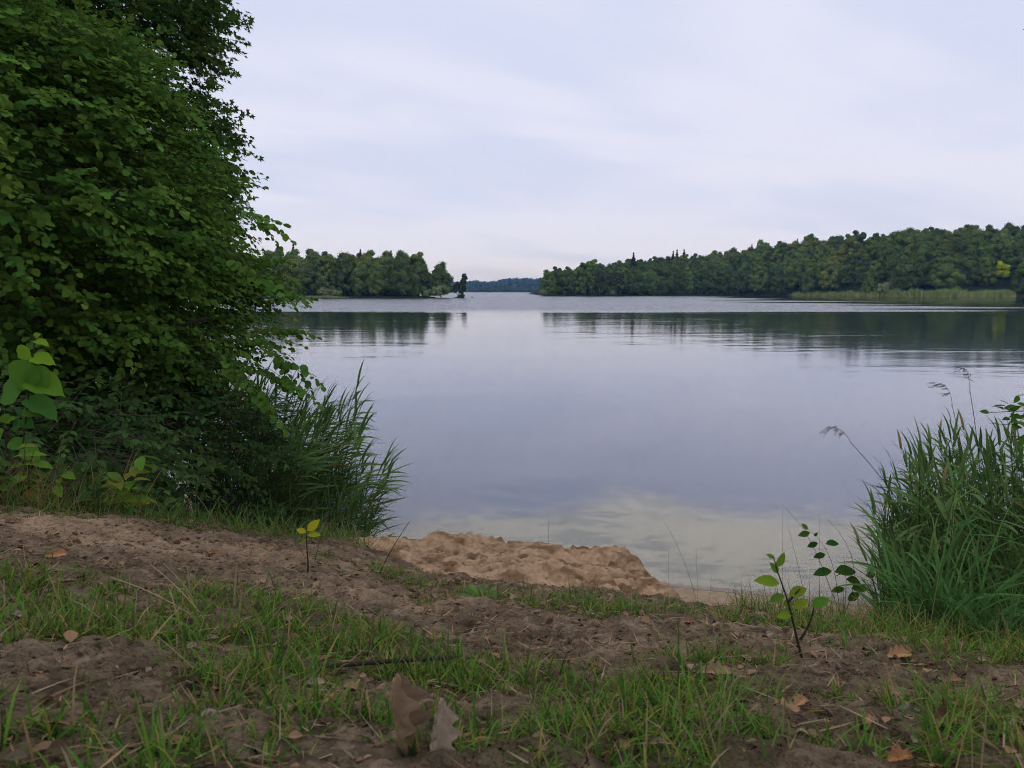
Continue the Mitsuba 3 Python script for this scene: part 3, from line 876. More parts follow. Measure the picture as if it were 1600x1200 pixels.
def near_tree(name, seed, c, rad, n, tpl, leaf, k, spray, colour, trunk, limbs, label, extra=(), tilt=0.3, amt=0.3, rel=2.4, low=0.12, back=0.25, bark=BARK, shell=0.72, undercut=False):
    g = np.random.default_rng(seed)
    c, rad = np.array(c, float), np.array(rad, float)
    d = g.normal(size=(n * 4, 3))
    d /= np.linalg.norm(d, axis=1, keepdims=True)
    view = (CAM - c) / np.linalg.norm(CAM - c)
    d = d[(d @ view > -0.35) | (g.uniform(size=len(d)) < back)]
    rho = np.where(g.uniform(size=len(d)) < shell, g.uniform(0.82, 1.04, len(d)), g.uniform(0.3, 0.85, len(d)))
    mod = 0.80 + 0.40 * meshkit.fbm(d * rel + seed, 3, seed)
    # gather sprays in layers, as boughs do
    p = c + d * rad * (rho * mod)[:, None]
    if undercut:      # the boughs overhang: low down the front of the crown lies further back
        back_off = np.clip(0.30 + 0.70 * (p[:, 2] - 1.2) / 1.1, 0.30, 1)
        side = np.clip(0.75 + 0.25 * (p[:, 2] - 0.6) / 1.2, 0.75, 1)
        p = np.stack([c[0] + (p[:, 0] - c[0]) * side, np.where(p[:, 1] < c[1], c[1] + (p[:, 1] - c[1]) * back_off, p[:, 1]), p[:, 2]], 1)
    lay = meshkit.noise(np.stack([p[:, 0] * 0.8, p[:, 1] * 0.8, p[:, 2] * 2.6], -1), seed + 3)
    ok = (p[:, 2] > ground_z(p[:, 0], p[:, 1]) + low) & (lay > 0.40 * g.uniform(size=len(d)) + 0.20)
    if undercut:
        ok &= g.uniform(size=len(d)) < np.clip(0.5 + 0.5 * (p[:, 2] - 0.9) / 1.3, 0.5, 1)
    u, v, kk = to_px(p)
    ok &= (kk > 1.5) & (u > -500) & (v > -700) & (((u > -60) & (v > -100)) | (g.uniform(size=len(u)) < 0.4))
    p, d = p[ok][:n], d[ok][:n]
    dr_ = d * [1, 1, 0.35] + g.normal(size=d.shape) * 0.38 + [0.10, -0.05, -0.06]
    dr_ /= np.linalg.norm(dr_, axis=1, keepdims=True)
    L = spray * g.uniform(0.6, 1.2, len(p))
    out = d.copy()
    for (p0, p1, reps) in extra:
        p0, p1 = np.array(p0), np.array(p1)
        for q in range(reps):
            s = q / max(reps, 1)
            a = p0 + (p1 - p0) * s
            e = (p1 - p0) / np.linalg.norm(p1 - p0) + g.normal(size=3) * 0.22
            p, dr_, L, out = np.vstack([p, a]), np.vstack([dr_, e / np.linalg.norm(e)]), np.r_[L, spray * 0.62], np.vstack([out, [[0.3, -0.6, 0.2]]])
    P, R, S = sprays(p, dr_, L, k, tilt, out, leaf, g)
    spray_tone = np.repeat(g.uniform(1 - amt * 0.6, 1 + amt, (len(p), 1)), k, 0)
    hue = np.repeat(g.uniform(-0.2, 0.25, (len(p), 1)), k, 0)
    col = np.array(colour) * spray_tone * g.uniform(0.72, 1.3, (len(P), 1)) * np.concatenate([1 + hue, 1 + 0.15 * hue, 1 - 0.3 * hue], 1)
    leafy(name, P, R, S, tpl, np.clip(col, 0.004, 0.5), 'm_leaf')
    m = MB()
    for i in range(len(p)):
        t = np.array([-0.6, 0.0, 0.5, 1.0])[:, None]
        q = p[i] + dr_[i] * L[i] * t - [0, 0, 0.22] * t * np.abs(t) * L[i]
        v, f = tube(q, np.array([0.006, 0.004, 0.003, 0.001]) * (1 if spray > 0.45 else 0.4), 3)
        m.put(v, f, bark)
    m.build(f'{name}__twigs', 'm_bark')
    labels[f'{name}__twigs'] = {'kind': 'stuff'}
    m = MB()
    m.put(*tube(curve(trunk, 10), np.linspace(0.11, 0.06, 10), 9), bark)
    m.build(f'{name}__trunk', 'm_bark', True)
    for q in limbs:
        m = MB()
        m.put(*tube(curve(q, 12), np.linspace(0.055, 0.012, 12), 7), bark)
        m.build(numbered(f'{name}__limb'), 'm_bark', True)
    tag(name, label, 'tree')


base = np.array([-4.7, 6.3, top_z(-4.7, 6.3) - 0.1])
lim = []
for (ex, ey, ez) in ((-2.3, 5.6, 2.0), (-2.7, 5.2, 2.9), (-3.6, 6.4, 3.9), (-4.4, 4.2, 2.6), (-3.9, 4.8, 4.2), (-5.6, 5.2, 4.8), (-2.6, 6.4, 1.3), (-3.6, 4.9, 1.5), (-6.5, 5.5, 3.2), (-3.3, 5.4, 3.6)):
    mid = base * 0.5 + np.array([ex, ey, ez]) * 0.5 + [0, 0, 0.35]
    lim.append([base + [0.05, -0.05, 0.3], mid, [ex, ey, ez]])
near_tree('hazel_tree', 31, (-5.52, 6.2, 2.15), (3.08, 2.9, 3.0), 9800, HAZEL, 0.071, 11, 0.42, (0.080, 0.160, 0.028),
          [base, base + [0.1, -0.1, 1.4], base + [-0.1, -0.2, 3.0], base + [0.2, -0.2, 4.6]], lim,
          'broad leaved hazel tree with dense drooping green foliage filling the left side',
          extra=[(at(420, 545, 5.4), at(474, 575, 5.3), 4), (at(400, 575, 5.3), at(464, 601, 5.2), 4), (at(380, 520, 5.3), at(455, 512, 5.2), 4), (at(340, 560, 5.2), at(415, 630, 5.1), 6), (at(380, 330, 5.6), at(424, 354, 5.5), 4),
                 (at(360, 400, 5.3), at(440, 455, 5.2), 5)], undercut=True, tilt=0.42, amt=0.42)
mb = np.array([-6.2, 9.6, top_z(-6.2, 9.6) - 0.1])
near_tree('maple_tree', 32, (-6.15, 9.2, 4.7), (2.45, 2.0, 3.4), 5200, MAPLE, 0.140, 9, 0.36, (0.050, 0.100, 0.022),
          [mb, mb + [0.1, 0, 2], mb + [0.4, -0.1, 5]],
          [[mb + [0.2, 0, 2.2], mb + [1.2, -0.4, 3.4], mb + [1.9, -0.5, 4.0]], [mb + [0.3, 0, 3], mb + [0.9, -0.2, 4.2], mb + [1.6, 0, 5.2]]],
          'dark maple tree with pointed lobed leaves standing behind the hazel tree', back=0.5, tilt=0.65, amt=0.35)

# dark bushes under the hazel
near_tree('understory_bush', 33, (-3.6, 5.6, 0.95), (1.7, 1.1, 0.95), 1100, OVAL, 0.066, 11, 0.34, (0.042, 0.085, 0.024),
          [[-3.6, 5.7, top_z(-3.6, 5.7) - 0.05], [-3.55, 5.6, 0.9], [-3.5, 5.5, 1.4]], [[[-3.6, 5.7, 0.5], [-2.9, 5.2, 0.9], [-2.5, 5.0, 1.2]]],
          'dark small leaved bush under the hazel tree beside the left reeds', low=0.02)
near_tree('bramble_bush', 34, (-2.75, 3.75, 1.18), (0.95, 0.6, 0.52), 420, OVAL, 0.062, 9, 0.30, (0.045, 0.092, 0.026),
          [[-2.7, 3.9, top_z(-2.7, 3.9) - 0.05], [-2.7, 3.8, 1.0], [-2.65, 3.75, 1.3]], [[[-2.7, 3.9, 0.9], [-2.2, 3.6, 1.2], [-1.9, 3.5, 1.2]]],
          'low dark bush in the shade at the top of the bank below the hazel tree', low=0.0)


# ------------------------------------------------------------------ saplings and weeds
def sapling(name, stems, leaves, label, cat, tpl=LIME, colour=(0.11, 0.20, 0.03), bark=(0.05, 0.038, 0.028), rad=0.004, m='m_leaf', seed=1):
    """stems: lists of points; leaves: (point, direction, up, length, tint)."""
    g = np.random.default_rng(seed)
    for s in stems:
        b = MB()
        b.put(*tube(curve(s, 9), np.linspace(rad, rad * 0.35, 9), 6), bark)
        b.build(numbered(f'{name}__stem'), 'm_bark', True)
    for (p, d, up, L, tint) in leaves:
        p, d = np.array(p, float), np.array(d, float)
        R = frames(d[None], np.array(up, float)[None])
        V, f = scatter(tpl, p[None], R, [L])
        add(numbered(f'{name}__leaf'), V[0], f, m, np.clip(np.array(colour) * tint, 0.004, 0.8), True)
    tag(name, label, cat)


def px_leaf(bx, by, tx, ty, depth, up, tint=(1, 1, 1), dd=0.0):
    """A leaf from the stem at (bx, by) with its tip seen at (tx, ty)."""
    a, b = at(bx, by, depth), at(tx, ty, depth + dd)
    return (a, b - a, up, float(np.linalg.norm(b - a)), np.array(tint))


D = 2.55
TOW = (0, -0.9, 0.45)
sapling('aspen_sapling', [[hit(30, 788) - [0, 0, 0.04], at(34, 690, D), at(42, 600, D), at(50, 545, D), at(55, 525, D)], [at(30, 745, D), at(12, 700, D + .05), at(2, 640, D + .05)]],
        [px_leaf(48, 565, 22, 612, D - .02, (0.1, -1.0, 0.05), (0.95, 1, 1), -.02), px_leaf(50, 572, 70, 612, D - .02, TOW, (0.9, 0.95, 1)),
         px_leaf(42, 590, 98, 607, D, (0, -0.5, 0.9), (1.15, 1.1, 0.9)), px_leaf(38, 602, -12, 622, D, (0, -0.85, 0.6), (0.8, 0.9, 1.3)), px_leaf(48, 558, 84, 562, D, (0, -0.5, 1), (1.6, 1.35, 0.9)),
         px_leaf(46, 545, 24, 560, D, (0.6, -0.8, 0.3), (1.6, 1.35, 0.9)), px_leaf(54, 532, 76, 536, D, (0, -0.3, 1), (1.6, 1.3, 0.9)), px_leaf(53, 526, 62, 521, D, (0, -1, 0.3), (1.5, 1.2, 0.9)),
         px_leaf(40, 622, 92, 645, D, (0.2, -0.2, 1), (0.6, 0.75, 1.2)), px_leaf(36, 640, 72, 640, D, (0, -0.6, 0.8), (0.9, 0.9, 1)), px_leaf(34, 660, 14, 668, D, (0, -0.8, 0.5), (0.45, 0.6, 1)),
         px_leaf(34, 655, 52, 668, D, (0, -0.9, 0.5), (0.45, 0.6, 1)), px_leaf(2, 640, -18, 652, D, (0, -0.7, 0.7), (1.3, 1.2, 1)), px_leaf(4, 648, 14, 662, D, (0, -0.7, 0.7), (1.2, 1.1, 1)), px_leaf(8, 660, 22, 650, D, (0, -0.5, 0.8), (1.2, 1.1, 1)),
         px_leaf(6, 672, -10, 690, D, (0, -0.6, 0.8), (0.9, 0.95, 1)), px_leaf(14, 690, 40, 698, D, (0, -0.6, 0.8), (0.8, 0.9, 1)), px_leaf(34, 700, 62, 716, D, (0, -0.6, 0.8), (1.0, 1.0, 1))],
        'young sapling with large bright green leaves at the far left edge', 'sapling', rad=0.006, colour=(0.105, 0.225, 0.028))

gp = hit(478, 893)
Dg = gp[1]
sapling('yellow_leaved_seedling', [[gp - [0, 0, 0.02], at(480, 862, Dg), at(479, 836, Dg), at(480, 829, Dg)]],
        [px_leaf(480, 830, 497, 813, Dg, (0.3, -0.9, 0.5), (1.2, 1.05, 1)), px_leaf(479, 832, 463, 826, Dg, (0, -0.8, 0.6), (1.1, 1, 1)), px_leaf(480, 836, 500, 833, Dg, (0, -0.6, 0.8), (0.8, 0.9, 1)), px_leaf(479, 843, 470, 848, Dg, (0, -0.8, 0.6), (0.6, 0.7, 1))],
        'small seedling with three yellow green leaves in front of the left reeds', 'seedling', tpl=OVAL, colour=(0.36, 0.37, 0.025), rad=0.003)

gp = hit(1262, 1030)
Dr = gp[1]
g1 = (1.1, 1.0, 1)
sapling('leafy_seedling', [[gp - [0, 0, 0.03], at(1240, 975, Dr), at(1228, 930, Dr), at(1214, 890, Dr), at(1208, 868, Dr)], [at(1250, 1000, Dr), at(1268, 965, Dr), at(1272, 948, Dr)], [at(1232, 940, Dr), at(1250, 920, Dr)]],
        [px_leaf(1210, 872, 1199, 866, Dr, (0.2, -0.9, 0.4), g1), px_leaf(1211, 886, 1230, 866, Dr, (0.5, -0.8, 0.3), (1.0, 1, 1)), px_leaf(1218, 912, 1182, 902, Dr, (0, -0.6, 0.8), (1.25, 1.15, 1)),
         px_leaf(1232, 930, 1262, 918, Dr, (0, -0.8, 0.6), (1.2, 1.0, 1)), px_leaf(1226, 930, 1202, 938, Dr, (0, -0.7, 0.7), (0.8, 0.9, 1)), px_leaf(1240, 950, 1264, 936, Dr, (0, -0.8, 0.6), (1.5, 1.2, 1)),
         px_leaf(1268, 948, 1296, 932, Dr, (0, -0.6, 0.8), (0.6, 0.85, 1)), px_leaf(1238, 960, 1214, 962, Dr, (0, -0.7, 0.7), (1.3, 1.2, 1)), px_leaf(1236, 935, 1224, 948, Dr, (0, -0.9, 0.4), (0.9, 1, 1)), px_leaf(1216, 896, 1206, 880, Dr, (0, -0.9, 0.4), (0.8, 1, 1))],
        'seedling with bright oval leaves on a dark stem in the right foreground grass', 'seedling', tpl=OVAL, colour=(0.15, 0.25, 0.026), rad=0.0030)

gp = hit(1316, 968)
D2 = gp[1]
gg = [(1272, 833), (1262, 822), (1254, 836), (1280, 848), (1296, 846), (1268, 852)]
sapling('tall_seedling', [[gp - [0, 0, 0.03], at(1308, 920, D2), at(1300, 880, D2), at(1284, 848, D2), at(1262, 826, D2)], [gp, at(1322, 920, D2), at(1318, 870, D2)], [at(1306, 900, D2), at(1330, 890, D2)], [gp + [0.01, 0, 0], at(1290, 900, D2), at(1266, 845, D2), at(1225, 792, D2)],
                            [gp + [-0.01, 0, 0], at(1335, 895, D2), at(1294, 812, D2)]],
        [px_leaf(1262, 828, 1254, 818, D2, (0, -0.9, 0.4), (1.7, 1.3, 1)), px_leaf(1266, 832, 1248, 836, D2, (0, -0.8, 0.5)), px_leaf(1272, 838, 1278, 832, D2, (0, -0.8, 0.5), (0.5, 0.6, 1)), px_leaf(1278, 848, 1262, 854, D2, (0, -0.8, 0.5), (0.5, 0.6, 1)),
         px_leaf(1290, 850, 1312, 846, D2, (0, -0.6, 0.8), (0.5, 0.8, 1)), px_leaf(1290, 866, 1272, 870, D2, (0, -0.8, 0.5), (0.5, 0.7, 1)), px_leaf(1304, 894, 1340, 888, D2, (0, -0.6, 0.8), (0.7, 0.85, 1)), px_leaf(1300, 892, 1272, 894, D2, (0, -0.6, 0.8), (0.55, 0.8, 1)),
         px_leaf(1322, 905, 1350, 910, D2, (0, -0.7, 0.7), (1.2, 1.1, 1)), px_leaf(1320, 920, 1300, 922, D2, (0, -0.7, 0.7), (0.7, 0.9, 1)), px_leaf(1324, 938, 1344, 926, D2, (0, -0.8, 0.5), (0.9, 1, 1)), px_leaf(1352, 900, 1370, 896, D2, (0, -0.8, 0.5), (1.5, 1.2, 1)),
         px_leaf(1330, 920, 1358, 916, D2, (0, -0.7, 0.7), (1.3, 1.2, 1))],
        'taller seedling with sparse small leaves and bare reddish stems left of the sedge', 'seedling', tpl=OVAL, colour=(0.07, 0.135, 0.022), rad=0.0024, bark=(0.06, 0.035, 0.028))


def weed(key, px, py, dep, h, n, leaf, label, seed, colour=(0.13, 0.22, 0.035)):
    g = np.random.default_rng(seed)
    p = at(px, py, dep)
    p[1] = float(np.interp(p[0], CX, CY)) + 0.04
    p[2] = top_z(p[0], p[1]) - 0.02
    h = h * 1.15
    stems, leaves = [], []
    for s in range(3):
        a = g.uniform(0, 6.28)
        hh = h * g.uniform(0.7, 1.1)
        tip = p + [math.cos(a) * h * 0.3, math.sin(a) * h * 0.3, hh]
        cs = curve([p, (p + tip) / 2 + [0, 0, 0.1 * h], tip], 9)
        stems.append(cs[::2])
        for i in range(2, 9):
            for sgn in (-1, 1):
                if len(leaves) < n:
                    b = a + sgn * g.uniform(0.7, 1.8)
                    leaves.append((cs[i], (math.cos(b), math.sin(b), g.uniform(-0.4, 0.2)), (g.normal() * .25, -0.35 + g.normal() * .25, 0.9), leaf * g.uniform(0.6, 1.1), np.array([g.uniform(0.7, 1.5), g.uniform(0.8, 1.2), 1])))
    sapling(key, stems, leaves, label, 'weed', tpl=OVAL, colour=colour, rad=0.0028, bark=(0.05, 0.06, 0.025), seed=seed)


weed('leafy_weed', 95, 780, 2.62, 0.24, 30, 0.075, 'leafy weed with yellowish leaves on the bank right of the large leaved sapling', 1)
weed('leafy_weed_001', 150, 795, 2.75, 0.21, 34, 0.065, 'bright leafy weed at the grass edge in the middle of the weeds under the hazel', 2)
weed('leafy_weed_002', 178, 800, 2.8, 0.17, 26, 0.06, 'low leafy weed right of the brightest weed at the grass edge', 3)
weed('leafy_weed_003', 268, 812, 2.9, 0.24, 26, 0.085, 'leafy weed with large leaves at the edge of the dark bush', 4)
weed('leafy_weed_004', 60, 765, 2.55, 0.22, 26, 0.07, 'leafy weed among the straw at the far left edge', 5, (0.06, 0.12, 0.03))
weed('leafy_weed_005', 365, 838, 3.1, 0.14, 18, 0.06, 'small dark weed in front of the left reeds', 6, (0.05, 0.10, 0.025))
weed('leafy_weed_006', 235, 812, 2.9, 0.2, 24, 0.06, 'dark weed between two brighter weeds on the bank edge', 7, (0.05, 0.10, 0.025))


# ------------------------------------------------------------------ reeds
def reed_parts(seed, H, n_leaf, az0, spread, head=False, leaf_len=0.30):
    g = np.random.default_rng(seed)
    a = az0 + g.normal() * 0.3
    bendx = g.uniform(0.05, 0.16) * H
    tip = np.array([math.cos(a) * bendx, math.sin(a) * bendx, H])
    st = curve([[0, 0, -0.25], [tip[0] * 0.2, tip[1] * 0.2, H * 0.55], tip], 9)
    sv, sf = tube(st, np.linspace(0.0042, 0.0018, 9), 5)
    parts = [('stem', sv, sf, np.broadcast_to((0.075, 0.105, 0.03), sv.shape))]
    for i in range(n_leaf):
        t = (0.28 + 0.72 * (i + g.uniform(0, 0.5)) / n_leaf) * (0.66 if head else 1.0)
        k = min(t, 0.999) * 8
        b = st[int(k)] + (st[int(k) + 1] - st[int(k)]) * (k - int(k))
        top = i >= n_leaf - 2 and not head
        v, f = ribbons(b[None], np.array([a + (g.normal() * spread if not top else g.normal() * 0.5)]), np.array([leaf_len * g.uniform(0.75, 1.25) * (0.9 if top else 1)]), np.array([g.uniform(0.021, 0.034)]),
                       np.array([g.uniform(0.12, 0.4) if top else g.uniform(0.65, 1.3)]), np.array([g.uniform(0.2, 0.8) if top else g.uniform(0.2, 1.1)]), 6)
        c = (np.array([0.20, 0.17, 0.07]) if g.uniform() < 0.06 else np.array([0.096, 0.190, 0.058])) * g.uniform(0.7, 1.3) * np.array([g.uniform(0.85, 1.35), 1, g.uniform(0.8, 1.2)])
        parts.append(('leaf' if i == 0 else f'leaf_{i:03d}', v[0], f, np.broadcast_to(c, v[0].shape)))
    if head:
        m = MB()
        q = curve([tip - [0, 0, 0.02], tip + [math.cos(a) * 0.02, math.sin(a) * 0.02, 0.09], tip + [math.cos(a) * 0.07, math.sin(a) * 0.07, 0.14], tip + [math.cos(a) * 0.13, math.sin(a) * 0.13, 0.13]], 9)
        m.put(*tube(q, np.linspace(0.002, 0.0008, 9), 4), (0.10, 0.085, 0.05))
        for j in range(34):
            b = q[g.integers(3, 9)] + g.normal(size=3) * 0.006
            v, f = ribbons(b[None], np.array([a + g.normal() * 0.5]), np.array([g.uniform(0.03, 0.075)]), np.array([0.006]), np.array([g.uniform(1.2, 1.8)]), np.array([0.7]), 3)
            m.put(v[0], f, np.array([0.055, 0.036, 0.03]) * g.uniform(0.6, 1.6))
        v, f, c = m.arrays()
        parts.append(('seed_head', v, f, c))
    return parts


def reed_group(key, parts):
    scene[key] = {'type': 'shapegroup', **{n: mikit.ply(trimesh.Trimesh(v, f, process=False), 'm_blade', smooth=True, color=c) for n, v, f, c in parts}}


for k in range(7):
    reed_group(f'reed_right_kind_{k}', reed_parts(700 + k, 1.25, 12, math.pi * 0.75, 1.5))
    reed_group(f'reed_left_kind_{k}', reed_parts(720 + k, 1.25, 15, 0.0, 0.6, False, 0.36))
for k in range(3):
    reed_group(f'reed_head_kind_{k}', reed_parts(740 + k, 1.35, 5, math.pi * 0.95, 1.0, True))


def plant_reed(kind, x, y, h, rot, label, group=None, z=None, tiltx=0.0, tilty=0.0):
    key = numbered('reed')
    z = max(-0.35, top_z(x, y)) if z is None else z
    s = h / 1.25
    scene[key] = {'type': 'instance', 'shapegroup': {'type': 'ref', 'id': kind}, 'to_world': T().translate([x, y, z]).rotate([1, 0, 0], tiltx).rotate([0, 1, 0], tilty).rotate([0, 0, 1], rot).scale([0.5 + 0.5 * s, 0.5 + 0.5 * s, s])}
    tag(key, label, 'reed', group)


g = np.random.default_rng(15)
n = 0
while n < 150:
    x, y = g.uniform(-3.7, -1.05), g.uniform(5.7, 9.2)
    u = x / y
    if u > -0.185 - 0.028 * (y - 5.7) or u < -0.46 or y < 5.7 + 0.5 * max(0, -1.9 - x):
        continue
    front = u > -0.245 and y < 7.0
    h = (0.82 if front else 1.10) * g.uniform(0.82, 1.12)
    lab = 'shorter green reed at the right edge of the left reed bed beside the sand heap' if front else 'tall green reed with narrow leaves streaming right in the left reed bed'
    plant_reed(f'reed_left_kind_{g.integers(7)}', x, y, h, g.normal() * 26, lab, 'short reeds at the edge of the left bed' if front else 'tall reeds in the left bed', tilty=g.uniform(2, 13))
    n += 1
plant_reed('reed_left_kind_2', -1.42, 6.3, 0.88, -10, 'single reed leaning right over the water at the end of the left reed bed', tilty=16)
plant_reed('reed_left_kind_4', -2.0, 8.1, 1.38, 10, 'tallest upright reed with broad top leaves in the left reed bed', tilty=5)
g = np.random.default_rng(16)
n = 0
while n < 140:
    x, y = g.uniform(2.05, 4.6), g.uniform(4.1, 6.4)
    u = x / y
    if u < 0.525 + 0.02 * (y - 4.1) or u > 0.80:
        continue
    plant_reed(f'reed_right_kind_{g.integers(7)}', x, y, 1.04 * g.uniform(0.78, 1.1) * (0.85 if u < 0.54 else 1.0), g.normal() * 45, 'tall green reed with pointed leaves in the right reed bed', 'tall reeds in the right bed', tilty=-g.uniform(-3, 7) if u < 0.56 else g.uniform(-6, 6))
    n += 1
for (px, py, dep, k, tilt, lab) in ((1370, 690, 5.0, 0, -28, 'reed with a dark drooping seed head leaning far left over the water'), (1516, 650, 5.2, 1, -6, 'reed with a feathery seed head above the right reed bed, left of the tallest'),
                                    (1542, 628, 5.3, 2, -3, 'tallest reed with a dark seed head above the right reed bed')):
    p = at(px, py, dep)
    x0 = p[0] + math.sin(math.radians(-tilt)) * 1.35
    z0 = max(-0.3, top_z(x0, dep))
    plant_reed(f'reed_head_kind_{k}', x0, dep, (p[2] - z0) / math.cos(math.radians(tilt)) * 1.0, 10, lab, tilty=tilt, z=z0)

# the thicket of lower reed leaves
def thicket(key, region, n, L, label, az, sp, seed, colour):
    g = np.random.default_rng(seed)
    pos = []
    while len(pos) < n:
        x, y = g.uniform(*region[0]), g.uniform(*region[1])
        if region[2](x, y):
            pos.append((x, y, max(-0.3, top_z(x, y)) + g.uniform(0, 0.6) ** 1.3))
    pos = np.array(pos)
    v, f = ribbons(pos, az + g.normal(size=n) * sp, L * g.uniform(0.6, 1.2, n), g.uniform(0.008, 0.018, n), g.uniform(0.1, 0.9, n), g.uniform(0.2, 1.3, n), 4)
    c = np.array(colour) * g.uniform(0.6, 1.35, (n, 1)) * np.concatenate([g.uniform(0.85, 1.4, (n, 1)), np.ones((n, 2))], 1)
    V, Fc = join(v, f)
    add(key, V, Fc, 'm_blade', np.repeat(c, v.shape[1], 0), True)
    tag(key, label, 'reed leaves', kind='stuff')


thicket('reed_thicket', ((-3.6, -1.1), (5.6, 8.6), lambda x, y: -0.45 < x / y < -0.19 - 0.02 * (y - 5.6)), 2600, 0.30, 'tangle of lower reed leaves in the left reed bed', 0.1, 1.0, 21, (0.070, 0.145, 0.045))
thicket('reed_thicket_001', ((2.0, 4.4), (3.5, 6.0), lambda x, y: 0.52 < x / y < 0.85), 3000, 0.34, 'tangle of lower reed leaves in the right reed bed', 2.4, 1.5, 22, (0.070, 0.142, 0.042))

# sedge clump on the right bank
g = np.random.default_rng(23)
sp = at(1478, 965, 3.05)
sp[2] = top_z(sp[0], sp[1]) - 0.03
N = 120
pos = sp + np.stack([g.normal(size=N) * 0.07, g.normal(size=N) * 0.07, 0 * np.zeros(N)], 1)
az = g.uniform(0, 6.28, N)
v, f = ribbons(pos, az, g.uniform(0.5, 0.92, N) * np.where(np.cos(az) < -0.3, 0.68, 1.0), g.uniform(0.010, 0.017, N), g.uniform(0.05, 0.5, N), g.uniform(0.8, 2.3, N), 8)
for i in range(N):
    add(numbered('sedge_clump__leaf'), v[i], f, 'm_blade', np.array([0.072, 0.165, 0.042]) * g.uniform(0.75, 1.3), True)
tag('sedge_clump', 'clump of broad arching sedge leaves in front of the right reeds', 'sedge')
sp2 = at(1572, 985, 2.5)
sp2[2] = top_z(sp2[0], sp2[1]) - 0.03
N = 46
pos = sp2 + np.stack([g.normal(size=N) * 0.03, g.normal(size=N) * 0.03, np.zeros(N)], 1)
az = g.uniform(0, 6.28, N)
v, f = ribbons(pos, az, g.uniform(0.22, 0.40, N), g.uniform(0.005, 0.009, N), g.uniform(0.05, 0.5, N), g.uniform(0.4, 1.7, N), 7)
for i in range(N):
    add(numbered('sedge_clump_001__leaf'), v[i], f, 'm_blade', np.array([0.060, 0.125, 0.035]) * g.uniform(0.75, 1.3), True)
tag('sedge_clump_001', 'smaller light green sedge clump at the far right edge below the reeds', 'sedge')

# the alder whose branches reach in from the right
g = np.random.default_rng(25)
ab = np.array([4.75, 5.0, top_z(4.75, 5.0) - 0.1])
for s in ([ab, ab + [0.05, 0, 1.4], ab + [-0.05, -0.1, 3.0], ab + [0.1, -0.1, 4.6]],):
    b = MB()
    b.put(*tube(curve(s, 9), np.linspace(0.05, 0.02, 9), 8), BARK)
    b.build('alder_tree__trunk', 'm_bark', True)
LP, LD = [], []
for (p0, p1, nn) in ((ab + [0, -0.05, 1.3], at(1546, 645, 4.75), 70), (ab + [0, 0, 1.2], at(1562, 664, 4.7), 70), (ab + [0, 0, 1.5], at(1592, 618, 4.7), 24), (ab + [0, 0, 1.0], at(1572, 682, 4.65), 36), (ab + [0.05, -0.1, 3.2], at(1599, 46, 4.7), 20),
                     (ab + [0, 0, 1.6], ab + [0.9, -0.5, 2.6], 26), (ab + [0, 0, 2.2], ab + [0.8, 0.6, 3.4], 26), (ab + [0.05, 0, 3.6], ab + [0.5, -0.2, 5.2], 24)):
    cs = curve([p0, (p0 + p1) / 2 + [0, 0, 0.08], p1], 12)
    b = MB()
    b.put(*tube(cs, np.linspace(0.012, 0.002, 12), 5), BARK)
    b.build(numbered('alder_tree__branch'), 'm_bark', True)
    for i in range(nn):
        t = 1 - (i / nn) ** 1.0 * 0.7
        LP.append(cs[int(t * 11)] + g.normal(size=3) * 0.025 * (i > 0))
        d = (p1 - p0) / np.linalg.norm(p1 - p0) * 0.6 + g.normal(size=3) * 0.6
        LD.append(d + [0, 0, -0.1])
LP, LD = np.array(LP), np.array(LD)
leafy('alder_tree', LP, frames(LD, np.array([0, -0.4, 0.9]) + g.normal(size=LD.shape) * 0.35), g.uniform(0.055, 0.09, len(LP)), OVAL, jitter((0.095, 0.185, 0.03), len(LP)), 'm_leaf', n=150)
tag('alder_tree', 'leafy alder outside the right edge with twigs reaching over the right reeds', 'tree')

# ------------------------------------------------------------------ turf
g = np.random.default_rng(41)
M = 60000
x, y = g.uniform(-2.3, 2.1, M), 0.42 + 3.1 * g.uniform(size=M) ** 0.85
ok = (np.abs(x) < 0.79 * y + 0.1) & (y < np.interp(x, CX, CY) + 0.12)
x, y = x[ok], y[ok]
cv = turf_cover(x, y)
ok = g.uniform(size=len(x)) < cv ** 1.5 * (0.15 + 0.17 * (y < 1.6))
x, y, cv = x[ok], y[ok], cv[ok]
per = 15
bx_, by_ = np.repeat(x, per) + g.normal(size=len(x) * per) * 0.010, np.repeat(y, per) + g.normal(size=len(x) * per) * 0.010
tuft = np.repeat(np.exp(g.normal(size=len(x)) * 0.27), per)
ok = by_ > 0.40
bx_, by_, cb = bx_[ok], by_[ok], np.repeat(cv, per)[ok]
tuft = tuft[ok]
bz_ = ground_z(bx_, by_) - 0.006
n = len(bx_)
patchy = meshkit.fbm(np.stack([bx_ * 3, by_ * 3, 0 * bx_], -1), 3, 50)
az = g.uniform(0, 6.28, n) + 0.6
v, f = ribbons(np.stack([bx_, by_, bz_], 1), az, (0.018 + 0.040 * g.uniform(size=n) ** 1.3) * (0.55 + 0.65 * cb) * tuft, g.uniform(0.0018, 0.0040, n), g.uniform(0.1, 1.35, n), g.uniform(0.1, 1.2, n), 3)
kind = g.uniform(size=n)
c = np.where((kind < 0.70)[:, None], jitter((0.092, 0.185, 0.028), n, 0.5), np.where((kind < 0.86)[:, None], jitter((0.22, 0.22, 0.05), n, 0.3), jitter((0.30, 0.22, 0.11), n, 0.35)))
V, Fc = join(v, f)
add('grass', V, Fc, 'm_blade', np.repeat(c, v.shape[1], 0), False)
tag('grass', 'short patchy green grass growing over the sandy bank', 'grass', kind='stuff')

